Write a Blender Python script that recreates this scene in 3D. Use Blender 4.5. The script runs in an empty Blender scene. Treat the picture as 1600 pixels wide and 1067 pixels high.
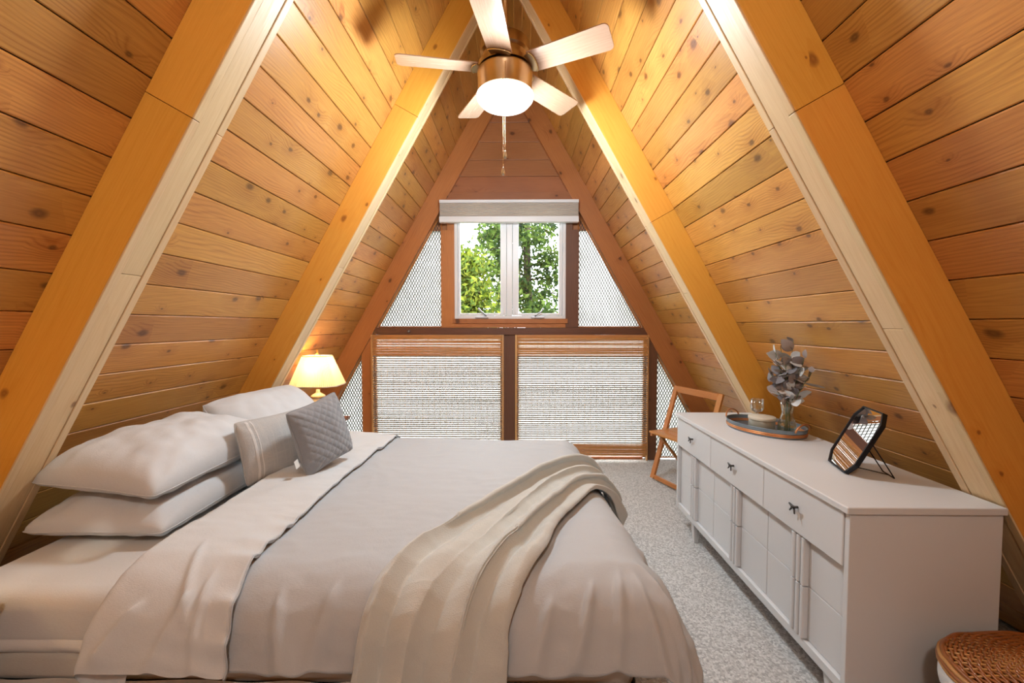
import bpy, bmesh, math, random
from mathutils import Vector, Matrix, noise as mnoise

random.seed(7)
scene = bpy.context.scene
COL = scene.collection
PI = math.pi

# ------------------------------------------------------------------ camera
CAMZ = 1.355
cam_data = bpy.data.cameras.new('camera')
cam_data.sensor_width = 36.0
cam_data.lens = 36.0 * 640.0 / 1600.0
cam_data.clip_start = 0.02
cam_data.clip_end = 400
cam = bpy.data.objects.new('camera', cam_data)
cam.location = (0, 0, CAMZ)
cam.rotation_euler = (math.radians(90 - 2.25), 0, math.radians(0.74))
COL.objects.link(cam)
scene.camera = cam

# ------------------------------------------------------------------ world, sun, daylight, exposure
world = bpy.data.worlds.new('sky')
scene.world = world
world.use_nodes = True
wn = world.node_tree
bgn = wn.nodes['Background']
bgn.inputs[0].default_value = (0.90, 0.95, 1.0, 1)
bgn.inputs[1].default_value = 7.0

def add_light(name, kind, loc, rot, energy, color, **kw):
    l = bpy.data.lights.new(name, kind)
    l.energy = energy
    l.color = color
    for k, v in kw.items():
        setattr(l, k, v)
    o = bpy.data.objects.new(name, l)
    o.location = loc
    o.rotation_euler = rot
    COL.objects.link(o)
    return o

add_light('sun', 'SUN', (0, 0, 12), (math.radians(38), math.radians(22), 0), 4.5, (1.0, 0.93, 0.80), angle=0.03)
# sky portals in the front gable openings
for nm, loc, sx, sy in (('portal_upper', (-0.08, 4.24, 1.9), 2.6, 1.15), ('portal_lower', (-0.08, 4.24, 0.63), 4.2, 1.26)):
    p = add_light(nm, 'AREA', loc, (math.radians(-90), 0, 0), 1, (1, 1, 1), shape='RECTANGLE', size=sx, size_y=sy)
    p.data.cycles.is_portal = True

scene.view_settings.view_transform = 'Standard'
scene.view_settings.look = 'None'
scene.view_settings.gamma = 1
scene.view_settings.use_curve_mapping = False
scene.view_settings.exposure = 0.55
scene.cycles.transparent_max_bounces = 16
scene.cycles.max_bounces = 10
scene.cycles.diffuse_bounces = 2

# ------------------------------------------------------------------ materials
def srgb(r, g, b):
    def f(c):
        c = c / 255.0
        return c / 12.92 if c <= 0.04045 else ((c + 0.055) / 1.055) ** 2.4
    return (f(r), f(g), f(b), 1.0)

class G:
    """small node-graph helper"""
    def __init__(s, name):
        s.m = bpy.data.materials.new(name)
        s.m.use_nodes = True
        s.t = s.m.node_tree
        s.t.nodes.clear()
        s.out = s.t.nodes.new('ShaderNodeOutputMaterial')
    def n(s, typ, ins=None, **props):
        nd = s.t.nodes.new(typ)
        for k, v in props.items():
            setattr(nd, k, v)
        if ins:
            for k, v in ins.items():
                if hasattr(v, 'is_linked') or isinstance(v, bpy.types.NodeSocket):
                    s.t.links.new(v, nd.inputs[k])
                else:
                    nd.inputs[k].default_value = v
        return nd
    def math(s, op, a, b=None, c=None, clamp=False):
        ins = {0: a}
        if b is not None: ins[1] = b
        if c is not None: ins[2] = c
        nd = s.n('ShaderNodeMath', ins, operation=op)
        nd.use_clamp = clamp
        return nd.outputs[0]
    def mix(s, fac, a, b, blend='MIX'):
        nd = s.n('ShaderNodeMix', {0: fac, 6: a, 7: b}, data_type='RGBA', blend_type=blend)
        return nd.outputs[2]
    def mapr(s, v, a, b, c, d):
        return s.n('ShaderNodeMapRange', {0: v, 1: a, 2: b, 3: c, 4: d}, clamp=True).outputs[0]
    def noise(s, vec, scale, detail=2.0, rough=0.5):
        return s.n('ShaderNodeTexNoise', {'Vector': vec, 'Scale': scale, 'Detail': detail, 'Roughness': rough}).outputs[0]
    def scalev(s, vec, x, y, z):
        return s.n('ShaderNodeVectorMath', {0: vec, 1: (x, y, z)}, operation='MULTIPLY').outputs[0]
    def surf(s, sock):
        s.t.links.new(sock, s.out.inputs[0])
        return s.m

def plain(name, col, rough=0.5, metal=0.0, bump=0.0, bscale=200.0, var=0.0, vscale=3.0, coat=0.0, sheen=0.0, spec=0.5):
    g = G(name)
    tc = g.n('ShaderNodeTexCoord').outputs['Object']
    c = col
    if var > 0:
        nz = g.noise(tc, vscale, 4.0)
        c = g.mix(nz, tuple(x * (1 - var) for x in col[:3]) + (1,), tuple(min(1, x * (1 + var)) for x in col[:3]) + (1,))
    p = g.n('ShaderNodeBsdfPrincipled', {'Base Color': c, 'Roughness': rough, 'Metallic': metal, 'Coat Weight': coat,
                                         'Sheen Weight': sheen, 'Specular IOR Level': spec})
    if bump > 0:
        b = g.n('ShaderNodeBump', {'Height': g.noise(tc, bscale, 3.0), 'Strength': bump, 'Distance': 0.002})
        g.t.links.new(b.outputs[0], p.inputs['Normal'])
    return g.surf(p.outputs[0])

def wood(name, light, dark, knot, rough=0.42, knots=0.5, var=0.22, coat=0.0, ringw=0.013, hue=0.006, grain=0.5, spec=0.5):
    """board material; every board has its length along local X and its face towards local Z"""
    g = G(name)
    tc = g.n('ShaderNodeTexCoord').outputs['Object']
    rnd = g.n('ShaderNodeObjectInfo').outputs['Random']
    off = g.n('ShaderNodeCombineXYZ', {0: g.math('MULTIPLY', rnd, 41.0), 1: g.math('MULTIPLY', rnd, 23.7), 2: g.math('MULTIPLY', rnd, 67.0)}).outputs[0]
    v = g.n('ShaderNodeVectorMath', {0: tc, 1: off}, operation='ADD').outputs[0]
    dst = g.n('ShaderNodeTexNoise', {'Vector': v, 'Scale': 28.0, 'Detail': 2.0}).outputs[1]
    v3 = g.n('ShaderNodeVectorMath', {0: g.n('ShaderNodeVectorMath', {0: dst, 3: 0.012}, operation='SCALE').outputs[0], 1: v}, operation='ADD').outputs[0]
    vor = g.n('ShaderNodeTexVoronoi', {'Vector': g.scalev(v3, 5.0, 7.6, 0.0), 'Scale': 1.0}, voronoi_dimensions='2D')
    keep = g.math('GREATER_THAN', g.n('ShaderNodeSeparateColor', {0: vor.outputs['Color']}).outputs[0], 1.0 - knots)
    rsel = g.n('ShaderNodeSeparateColor', {0: vor.outputs['Color']}).outputs[1]
    d = g.math('DIVIDE', vor.outputs['Distance'], g.math('ADD', g.math('MULTIPLY', g.math('POWER', rsel, 2.0), 1.5), 0.4))
    core = g.math('MULTIPLY', g.math('MULTIPLY', g.mapr(d, 0.03, 0.095, 1.0, 0.0), keep), g.mapr(d, 0.0, 0.05, 0.7, 1.0))
    halo = g.math('MULTIPLY', g.mapr(d, 0.05, 0.42, 1.0, 0.0), keep)
    sep = g.n('ShaderNodeSeparateXYZ', {0: v})
    low = g.noise(g.scalev(v, 0.9, 3.2, 3.2), 1.6, 2.0)
    y2 = g.math('ADD', g.math('ADD', sep.outputs[1], g.math('MULTIPLY', low, 0.16)), g.math('MULTIPLY', halo, 0.03))
    ring = g.math('SINE', g.math('MULTIPLY', y2, 2 * PI / ringw))
    ring = g.math('POWER', g.mapr(ring, -1, 1, 0, 1), 2.5)
    mask = g.noise(g.scalev(v, 1.1, 6.0, 6.0), 1.3, 1.0)
    ring = g.math('MULTIPLY', ring, g.mapr(mask, 0.35, 0.65, 0.15, 1.0))
    fine = g.noise(g.scalev(v, 2.4, 75.0, 75.0), 3.0, 3.0, 0.6)
    fac = g.math('ADD', g.math('MULTIPLY', ring, grain), g.mapr(fine, 0.35, 0.7, 0.0, 0.38), clamp=True)
    fac = g.math('ADD', fac, g.math('MULTIPLY', halo, 0.3), clamp=True)
    col = g.mix(fac, light, dark)
    blot = g.noise(g.scalev(v, 1.3, 4.0, 4.0), 1.0, 3.0)
    col = g.mix(g.mapr(blot, 0.4, 0.75, 0.0, 0.32), col, dark)
    col = g.mix(g.math('MULTIPLY', core, 0.85), col, knot)
    r2 = g.math('FRACT', g.math('MULTIPLY', rnd, 917.3))
    hs = g.n('ShaderNodeHueSaturation', {'Hue': g.mapr(r2, 0, 1, 0.5 - hue, 0.5 + hue), 'Saturation': 1.0,
                                         'Value': g.mapr(rnd, 0, 1, 1 - var, 1 + var), 'Color': col}).outputs[0]
    bump = g.n('ShaderNodeBump', {'Height': g.math('SUBTRACT', fine, g.math('MULTIPLY', ring, 0.4)), 'Strength': 0.18, 'Distance': 0.002})
    p = g.n('ShaderNodeBsdfPrincipled', {'Base Color': hs, 'Roughness': g.mapr(fine, 0.3, 0.7, rough - 0.05, rough + 0.08),
                                         'Coat Weight': coat, 'Coat Roughness': 0.3, 'Normal': bump.outputs[0], 'Specular IOR Level': spec})
    return g.surf(p.outputs[0])

def fabric(name, col, weave=900.0, bump=0.25, var=0.04, rough=0.9, slub=None, sheen=0.15, wr=0.0):
    g = G(name)
    tc = g.n('ShaderNodeTexCoord').outputs['Object']
    a = g.noise(g.scalev(tc, 1.0, 0.12, 1.0), weave, 1.0)
    b = g.noise(g.scalev(tc, 0.12, 1.0, 1.0), weave, 1.0)
    w = g.math('MULTIPLY', g.math('ADD', a, b), 0.5)
    big = g.noise(tc, 2.5, 3.0)
    f = g.math('ADD', g.math('MULTIPLY', w, 0.7), g.math('MULTIPLY', big, 0.3))
    lo = tuple(max(0, x * (1 - var * 2)) for x in col[:3]) + (1,)
    hi = tuple(min(1, x * (1 + var)) for x in col[:3]) + (1,)
    c = g.mix(f, lo, hi)
    if slub is not None:
        s1 = g.noise(g.scalev(tc, 160.0, 6.0, 6.0), 1.0, 2.0)
        s2 = g.noise(g.scalev(tc, 6.0, 160.0, 160.0), 1.0, 2.0)
        c = g.mix(g.mapr(g.math('MAXIMUM', s1, s2), 0.5, 0.75, 0.0, 0.32), c, slub)
    h = w
    if wr > 0:
        h = g.math('ADD', w, g.math('MULTIPLY', g.math('ABSOLUTE', g.math('SUBTRACT', g.noise(tc, 9.0, 5.0, 0.62), 0.5)), wr * 4.0))
    bp = g.n('ShaderNodeBump', {'Height': h, 'Strength': bump, 'Distance': 0.008})
    p = g.n('ShaderNodeBsdfPrincipled', {'Base Color': c, 'Roughness': rough, 'Sheen Weight': sheen, 'Normal': bp.outputs[0], 'Specular IOR Level': 0.2})
    return g.surf(p.outputs[0])

def thin_glass(name, tint=(0.96, 0.98, 0.97, 1), gloss=0.06, edge=0.5):
    g = G(name)
    lw = g.n('ShaderNodeLayerWeight', {0: 0.35})
    tr = g.n('ShaderNodeBsdfTransparent', {0: tint})
    gl = g.n('ShaderNodeBsdfGlossy', {0: (0.95, 0.97, 0.97, 1), 'Roughness': 0.03})
    f = g.math('ADD', g.math('MULTIPLY', lw.outputs['Facing'], edge), gloss, clamp=True)
    return g.surf(g.n('ShaderNodeMixShader', {0: f, 1: tr.outputs[0], 2: gl.outputs[0]}).outputs[0])

def wired_glass(name, k=1.0):
    g = G(name)
    tr = g.n('ShaderNodeBsdfTransparent', {0: (0.73 * k, 0.73 * k, 0.71 * k, 1)})
    tl = g.n('ShaderNodeBsdfTranslucent', {0: (0.69 * k, 0.67 * k, 0.65 * k, 1)})
    gl = g.n('ShaderNodeBsdfGlossy', {0: (0.9, 0.95, 0.92, 1), 'Roughness': 0.2})
    a = g.n('ShaderNodeMixShader', {0: 0.62, 1: tr.outputs[0], 2: tl.outputs[0]})
    return g.surf(g.n('ShaderNodeMixShader', {0: 0.06, 1: a.outputs[0], 2: gl.outputs[0]}).outputs[0])

def emissive(name, col, strength):
    g = G(name)
    return g.surf(g.n('ShaderNodeEmission', {0: col, 1: strength}).outputs[0])

def shade_cloth(name, col, f=0.6):
    g = G(name)
    df = g.n('ShaderNodeBsdfDiffuse', {0: col})
    tl = g.n('ShaderNodeBsdfTranslucent', {0: col})
    return g.surf(g.n('ShaderNodeMixShader', {0: f, 1: df.outputs[0], 2: tl.outputs[0]}).outputs[0])

M = {}
M['plank'] = wood('plank_cedar', srgb(214, 154, 78), srgb(160, 96, 38), srgb(72, 40, 22), rough=0.34, knots=0.62, var=0.17, coat=0.15, hue=0.008, grain=0.42)
M['beam'] = wood('beam_pine', srgb(236, 172, 74), srgb(220, 146, 48), srgb(128, 62, 22), rough=0.42, knots=0.3, var=0.05, ringw=0.03, hue=0.006, grain=0.22)
M['soffit'] = wood('beam_soffit_pine', srgb(232, 202, 158), srgb(210, 170, 120), srgb(120, 66, 34), rough=0.45, knots=0.22, var=0.06, ringw=0.03, hue=0.006, grain=0.25)
M['redwood'] = wood('redwood_frame', srgb(196, 126, 70), srgb(160, 92, 46), srgb(54, 26, 18), rough=0.4, knots=0.16, var=0.1, grain=0.35)
M['darkwood'] = wood('dark_wall_wood', srgb(116, 76, 52), srgb(86, 56, 40), srgb(44, 26, 20), rough=0.45, knots=0.1, var=0.1, grain=0.3)
M['gable'] = wood('gable_board', srgb(176, 114, 72), srgb(142, 86, 52), srgb(60, 30, 20), rough=0.4, knots=0.12, var=0.08, grain=0.3)
M['stop'] = wood('pale_stop_wood', srgb(226, 180, 120), srgb(196, 140, 82), srgb(120, 70, 40), knots=0.0, var=0.05)
M['chair'] = wood('chair_wood', srgb(212, 144, 78), srgb(182, 112, 54), srgb(90, 46, 20), rough=0.38, knots=0.0, var=0.06, grain=0.3)
M['nightstand'] = wood('nightstand_wood', srgb(122, 72, 48), srgb(84, 46, 30), srgb(40, 22, 14), knots=0.0, var=0.08)
M['blade'] = wood('fan_blade_wood', srgb(190, 156, 130), srgb(164, 124, 98), srgb(120, 80, 64), rough=0.22, coat=0.3, knots=0.0, var=0.04, grain=0.3, ringw=0.02)
M['backing'] = plain('roof_backing', srgb(58, 34, 20), 0.8)
M['white'] = plain('white_vinyl', srgb(236, 236, 238), 0.35)
M['shade'] = shade_cloth('pleated_shade_cloth', srgb(232, 222, 212), 0.35)
M['glass'] = thin_glass('clear_window_glass', gloss=0.012, edge=0.05)
M['wired'] = wired_glass('obscure_wired_glass')
M['frosted'] = wired_glass('frosted_panel_glass', 1.2)
M['wire'] = plain('mesh_wire', srgb(62, 64, 60), 0.6, 0.2)
M['steel'] = plain('brushed_steel', srgb(180, 180, 184), 0.35, 0.9)
M['bamboo'] = wood('bamboo_slat', srgb(206, 146, 84), srgb(176, 112, 56), srgb(150, 90, 44), rough=0.5, knots=0.0, var=0.12, grain=0.2)
M['bamboo_grey'] = wood('backlit_bamboo_slat', srgb(150, 142, 134), srgb(118, 110, 102), srgb(100, 90, 80), rough=0.6, knots=0.0, var=0.2, grain=0.2)  # same bamboo, greyed to paint its backlit look into the colour
M['cord'] = plain('blind_cord', srgb(184, 140, 92), 0.8)
M['brass'] = plain('antique_brass', srgb(176, 152, 120), 0.28, 1.0)
M['chain'] = plain('brass_chain', srgb(214, 190, 140), 0.25, 1.0)
M['crystal'] = plain('chain_fob', srgb(190, 180, 160), 0.15, 0.6)
M['bowl'] = emissive('lit_glass_bowl', (1.0, 0.96, 0.9, 1), 3.2)
M['dresser'] = plain('white_painted_wood', srgb(222, 223, 225), 0.42, bump=0.05, bscale=60, var=0.015)
M['pull'] = plain('dark_pewter', srgb(84, 80, 78), 0.35, 0.9)
M['black'] = plain('black_metal', srgb(34, 34, 38), 0.4, 0.6)
M['mirror'] = plain('mirror_silver', (0.92, 0.93, 0.94, 1), 0.01, 1.0)
M['galv'] = plain('galvanised_metal', srgb(128, 142, 152), 0.42, 0.75, var=0.25, vscale=14, bump=0.1, bscale=40)
M['copper'] = plain('copper_trim', srgb(204, 140, 92), 0.35, 0.7, var=0.2, vscale=20)
M['candle'] = plain('candle_jar', srgb(150, 150, 138), 0.35, coat=0.3)
M['lid'] = plain('candle_lid', srgb(208, 200, 182), 0.5)
M['clearglass'] = thin_glass('drinking_glass', gloss=0.05, edge=0.75)
M['water'] = thin_glass('vase_water', tint=(0.8, 0.88, 0.84, 1), gloss=0.04, edge=0.25)
M['stem'] = plain('green_stem', srgb(96, 112, 78), 0.6)
M['leaf'] = [plain('leaf_mauve', srgb(158, 146, 142), 0.6, var=0.2, vscale=30), plain('leaf_grey', srgb(124, 120, 124), 0.6, var=0.2, vscale=30),
             plain('leaf_silver', srgb(206, 208, 208), 0.5, var=0.1, vscale=30), plain('leaf_tan', srgb(190, 174, 162), 0.6, var=0.2, vscale=30)]
M['sheet'] = fabric('sheet_cotton', srgb(222, 221, 219), wr=0.5)
M['pillow'] = fabric('pillow_cotton', srgb(220, 222, 225), wr=0.6)
M['duvet'] = fabric('duvet_linen', srgb(198, 201, 205), bump=0.3, wr=0.7)
M['flap'] = fabric('duvet_reverse', srgb(220, 222, 224), bump=0.25, wr=0.6)
M['throw'] = fabric('fleece_throw', srgb(210, 211, 206), weave=500, bump=0.35, rough=1.0, sheen=0.5)
M['greycush'] = fabric('grey_quilted_velvet', srgb(146, 147, 151), weave=700, bump=0.3, sheen=0.5)
M['linen'] = fabric('striped_linen', srgb(192, 191, 190), weave=500, bump=0.4, slub=srgb(224, 218, 208))
M['linenstripe'] = fabric('pale_stripe', srgb(226, 224, 222), weave=500, bump=0.4)
M['tag'] = plain('white_tag', srgb(232, 230, 226), 0.8)
M['skirt'] = fabric('bed_skirt', srgb(204, 199, 190), wr=0.6)
M['ceramic'] = plain('cream_ceramic', srgb(240, 226, 198), 0.25, coat=0.4)
M['gold'] = plain('gold_band', srgb(206, 160, 90), 0.3, 0.9)
M['lampshade'] = shade_cloth('pleated_lamp_shade', srgb(246, 230, 200), 0.55)
M['wicker'] = plain('wicker_cane', srgb(150, 88, 40), 0.38, var=0.45, vscale=25, coat=0.3)
M['wickerpale'] = plain('wicker_pale_cane', srgb(190, 136, 78), 0.4, var=0.3, vscale=25, coat=0.2)
M['wickerdark'] = plain('wicker_dark_core', srgb(60, 32, 16), 0.6)
M['liner'] = fabric('basket_liner', srgb(232, 230, 228))
M['bark'] = plain('bark', srgb(74, 62, 52), 0.9, var=0.3, vscale=9, bump=0.5, bscale=30)
M['concrete'] = plain('deck_boards', srgb(176, 172, 166), 0.8, var=0.1)
M['grass'] = plain('lawn', srgb(74, 78, 54), 0.9, var=0.35, vscale=1.2)

def leafmat(name, a, b):
    g = G(name)
    tc = g.n('ShaderNodeTexCoord').outputs['Object']
    c = g.mix(g.mapr(g.noise(tc, 6.0, 4.0), 0.35, 0.65, 0, 1), a, b)
    df = g.n('ShaderNodeBsdfDiffuse', {0: c})
    tl = g.n('ShaderNodeBsdfTranslucent', {0: c})
    return g.surf(g.n('ShaderNodeMixShader', {0: 0.45, 1: df.outputs[0], 2: tl.outputs[0]}).outputs[0])
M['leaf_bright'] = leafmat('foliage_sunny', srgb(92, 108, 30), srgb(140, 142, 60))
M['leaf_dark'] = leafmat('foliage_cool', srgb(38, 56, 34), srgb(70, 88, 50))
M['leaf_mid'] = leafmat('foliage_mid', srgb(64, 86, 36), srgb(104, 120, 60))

def carpet():
    g = G('loop_pile_carpet')
    tc = g.n('ShaderNodeTexCoord').outputs['Object']
    v = g.n('ShaderNodeTexVoronoi', {'Vector': tc, 'Scale': 130.0})
    rndc = g.n('ShaderNodeSeparateColor', {0: v.outputs['Color']}).outputs[0]
    nz = g.noise(tc, 60.0, 3.0)
    f = g.math('ADD', g.math('MULTIPLY', rndc, 0.65), g.math('MULTIPLY', nz, 0.35))
    c = g.mix(g.mapr(f, 0.15, 0.85, 0, 1), srgb(168, 166, 164), srgb(230, 228, 226))
    h = g.math('SUBTRACT', 1.0, v.outputs['Distance'])
    b = g.n('ShaderNodeBump', {'Height': h, 'Strength': 0.7, 'Distance': 0.004})
    p = g.n('ShaderNodeBsdfPrincipled', {'Base Color': c, 'Roughness': 0.95, 'Normal': b.outputs[0], 'Sheen Weight': 0.2, 'Specular IOR Level': 0.1})
    return g.surf(p.outputs[0])
M['carpet'] = carpet()

# ------------------------------------------------------------------ mesh helpers
class MB:
    def __init__(s):
        s.v = []; s.f = []
    def add(s, vs, fs, mtx=None):
        o = len(s.v)
        for p in vs:
            p = Vector(p)
            s.v.append(mtx @ p if mtx is not None else p)
        s.f += [tuple(i + o for i in f) for f in fs]
        return s
    def box(s, x0, x1, y0, y1, z0, z1, mtx=None):
        return s.add([(x0, y0, z0), (x1, y0, z0), (x1, y1, z0), (x0, y1, z0), (x0, y0, z1), (x1, y0, z1), (x1, y1, z1), (x0, y1, z1)],
                     [(0, 3, 2, 1), (4, 5, 6, 7), (0, 1, 5, 4), (1, 2, 6, 5), (2, 3, 7, 6), (3, 0, 4, 7)], mtx)
    def prism(s, poly, z0, z1, mtx=None):
        """poly: (x, y) points, extruded along z"""
        n = len(poly)
        vs = [(x, y, z0) for x, y in poly] + [(x, y, z1) for x, y in poly]
        fs = [tuple(range(n - 1, -1, -1)), tuple(range(n, 2 * n))] + [(i, (i + 1) % n, n + (i + 1) % n, n + i) for i in range(n)]
        return s.add(vs, fs, mtx)
    def lathe(s, prof, n=32, mtx=None, ax=1.0, ay=1.0):
        vs = []; fs = []
        for r, z in prof:
            for i in range(n):
                a = 2 * PI * i / n
                vs.append((r * ax * math.cos(a), r * ay * math.sin(a), z))
        for k in range(len(prof) - 1):
            for i in range(n):
                j = (i + 1) % n
                fs.append((k * n + i, k * n + j, (k + 1) * n + j, (k + 1) * n + i))
        if prof[0][0] > 1e-5: fs.append(tuple(range(n - 1, -1, -1)))
        if prof[-1][0] > 1e-5: fs.append(tuple((len(prof) - 1) * n + i for i in range(n)))
        return s.add(vs, fs, mtx)
    def tube(s, pts, r, n=8, closed=False, mtx=None):
        pts = [Vector(p) for p in pts]
        m = len(pts)
        vs = []; fs = []
        up = None
        for i, p in enumerate(pts):
            if closed: t = pts[(i + 1) % m] - pts[i - 1]
            else: t = pts[min(i + 1, m - 1)] - pts[max(i - 1, 0)]
            if t.length < 1e-9: t = Vector((0, 0, 1))
            t.normalize()
            if up is None:
                up = Vector((0, 0, 1)) if abs(t.z) < 0.9 else Vector((1, 0, 0))
            a = t.cross(up)
            if a.length < 1e-6: a = t.cross(Vector((0.3, 0.8, 0.5)))
            a.normalize()
            b = a.cross(t); b.normalize()
            up = b
            rr = r[i] if isinstance(r, (list, tuple)) else r
            for k in range(n):
                q = 2 * PI * k / n
                vs.append(p + a * (rr * math.cos(q)) + b * (rr * math.sin(q)))
        for i in range(m if closed else m - 1):
            j = (i + 1) % m
            for k in range(n):
                l = (k + 1) % n
                fs.append((i * n + k, i * n + l, j * n + l, j * n + k))
        if not closed:
            fs.append(tuple(range(n - 1, -1, -1)))
            fs.append(tuple((m - 1) * n + k for k in range(n)))
        return s.add(vs, fs, mtx)
    def grid(s, fn, nu, nv, closeu=False):
        vs = [fn(i / (nu if closeu else nu - 1), j / (nv - 1)) for j in range(nv) for i in range(nu)]
        fs = []
        for j in range(nv - 1):
            for i in range(nu if closeu else nu - 1):
                k = (i + 1) % nu
                fs.append((j * nu + i, j * nu + k, (j + 1) * nu + k, (j + 1) * nu + i))
        return s.add(vs, fs)
    def mesh(s, name, mat, smooth=False):
        me = bpy.data.meshes.new(name)
        me.from_pydata([tuple(p) for p in s.v], [], s.f)
        if smooth:
            me.polygons.foreach_set('use_smooth', [True] * len(me.polygons))
        me.materials.append(mat)
        me.update()
        return me
    def build(s, name, mat, parent=None, smooth=False, bevel=0.0, mtx=None, fix=True):
        me = s.mesh(name, mat, smooth)
        if fix:
            bm = bmesh.new(); bm.from_mesh(me)
            bmesh.ops.recalc_face_normals(bm, faces=bm.faces)
            bm.to_mesh(me); bm.free()
        return link(name, me, parent, mtx, bevel, smooth)

def link(name, me, parent=None, mtx=None, bevel=0.0, smooth=False):
    o = bpy.data.objects.new(name, me)
    COL.objects.link(o)
    if parent is not None: o.parent = parent
    if mtx is not None: o.matrix_local = mtx
    if bevel > 0:
        b = o.modifiers.new('bevel', 'BEVEL'); b.width = bevel; b.segments = 2; b.limit_method = 'ANGLE'; b.angle_limit = math.radians(40)
    return o

def autosmooth(o, ang=40):
    o.data.polygons.foreach_set('use_smooth', [True] * len(o.data.polygons))
    o.data.set_sharp_from_angle(angle=math.radians(ang))
    return o

def tag(o, label=None, cat=None, group=None, kind=None):
    if label: o['label'] = label
    if cat: o['category'] = cat
    if group: o['group'] = group
    if kind: o['kind'] = kind
    return o

def thing(name, label, cat, loc=(0, 0, 0), rz=0.0, group=None, kind=None):
    o = bpy.data.objects.new(name, None)
    COL.objects.link(o)
    o.empty_display_size = 0.1
    o.location = loc
    o.rotation_euler = (0, 0, rz)
    return tag(o, label, cat, group, kind)

def board(name, x0, x1, y0, y1, z0, z1, mat, parent=None, bevel=0.0015, axis=None, face=None):
    """axis-aligned board in world coordinates whose local X runs along its longest side and local Z across its thinnest"""
    d = [x1 - x0, y1 - y0, z1 - z0]
    order = sorted(range(3), key=lambda i: -d[i])
    lx, ly, lz = order
    ex = [Vector((1, 0, 0)), Vector((0, 1, 0)), Vector((0, 0, 1))]
    X = ex[lx]; Y = ex[ly]; Z = X.cross(Y)
    c = Vector(((x0 + x1) / 2, (y0 + y1) / 2, (z0 + z1) / 2))
    R = Matrix((X, Y, Z)).transposed().to_4x4()
    mtx = Matrix.Translation(c) @ R
    if parent is not None:
        mtx = parent.matrix_world.inverted() @ mtx if parent.parent is None and parent.matrix_basis == Matrix() else mtx
    m = MB().box(-d[lx] / 2, d[lx] / 2, -d[ly] / 2, d[ly] / 2, -d[lz] / 2, d[lz] / 2)
    return m.build(name, mat, parent, bevel=bevel, mtx=mtx, fix=False)

def vnoise(x, y, z=0.0):
    return mnoise.noise(Vector((x, y, z)))

# ------------------------------------------------------------------ the A-frame shell
ALPHA = math.radians(60.5)
CA, SA, KT = math.cos(ALPHA), math.sin(ALPHA), math.tan(ALPHA)
XC = -0.081                     # ridge line x
HO0 = 1.522 + CAMZ / KT         # half width of the plank face at the floor
HI0 = 1.321 + CAMZ / KT         # half width of the beam face at the floor
BD = (HO0 - HI0) * SA           # beam depth, square to the slope
APEX = HO0 * KT
BW = 0.131                      # beam width along the room
YE = 4.07                       # face of the end rafters
YB = -1.45
FRAMES = [-0.06, 1.316, 2.694]
def inner_x(z): return HI0 - z / KT
def outer_x(z): return HO0 - z / KT

fl = MB().box(-2.7, 2.6, YB - 0.1, YE + 0.12, -0.06, 0.0).build('floor', M['carpet'])
tag(fl, 'light grey flecked loop pile carpet between bed and dresser', 'floor', kind='structure')

def slope_frame(side):
    """origin on the plank face at the floor; S up the slope, T into the room"""
    O = Vector((XC + side * HO0, 0, 0))
    S = Vector((-side * CA, 0, SA))
    T = Vector((-side * SA, 0, -CA))
    return O, S, T

PITCH = 0.1415
bays = [(YB, 0.004), (0.006, 1.381), (1.383, 2.759), (2.761, YE + 0.1)]
plank_meshes = {}
def plank_mesh(L):
    if L not in plank_meshes:
        w = PITCH / 2 - 0.0016; b = 0.0035; t = 0.03
        prof = [(-w, -t), (w, -t), (w, -b), (w - b, 0), (-w + b, 0), (-w, -b)]
        mb = MB()
        n = len(prof)
        vs = [(-L / 2, y, z) for y, z in prof] + [(L / 2, y, z) for y, z in prof]
        fs = [tuple(range(n - 1, -1, -1)), tuple(range(n, 2 * n))] + [(i, (i + 1) % n, n + (i + 1) % n, n + i) for i in range(n)]
        mb.add(vs, fs)
        o = mb.mesh('plank', M['plank'])
        bm = bmesh.new(); bm.from_mesh(o); bmesh.ops.recalc_face_normals(bm, faces=bm.faces); bm.to_mesh(o); bm.free()
        plank_meshes[L] = o
    return plank_meshes[L]

for side, nm, wd in ((-1, 'wall_left', 'left'), (1, 'wall_right', 'right')):
    O, S, T = slope_frame(side)
    smax = HO0 / CA
    # backing sheet behind the planks
    mb = MB()
    q = [O + S * (-0.15) - T * 0.031, O + S * (smax + 0.06) - T * 0.031, O + S * (smax + 0.17) - T * 0.09, O + S * (-0.15) - T * 0.09]
    mb.add([(p.x, YB - 0.1, p.z) for p in q] + [(p.x, YE + 0.14, p.z) for p in q],
           [(0, 1, 2, 3), (7, 6, 5, 4), (0, 4, 5, 1), (1, 5, 6, 2), (2, 6, 7, 3), (3, 7, 4, 0)])
    wall = mb.build(nm, M['backing'])
    tag(wall, 'sloping %s roof wall of knotty honey coloured tongue and groove boards' % wd, 'wall', kind='structure')
    X = Vector((0, -side, 0)); Yv = S; Z = X.cross(Yv)
    R = Matrix((X, Yv, Z)).transposed().to_4x4()
    ph = 0.02 if side > 0 else 0.05
    for bi, (y0, y1) in enumerate(bays):
        k = 0
        while True:
            s = ph + (k + 0.5) * PITCH
            if s - PITCH / 2 > smax - 0.02: break
            c = O + S * s
            me = plank_mesh(round(y1 - y0 - 0.002, 4))
            link('plank', me, wall, Matrix.Translation((c.x, (y0 + y1) / 2, c.z)) @ R)
            k += 1

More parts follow.
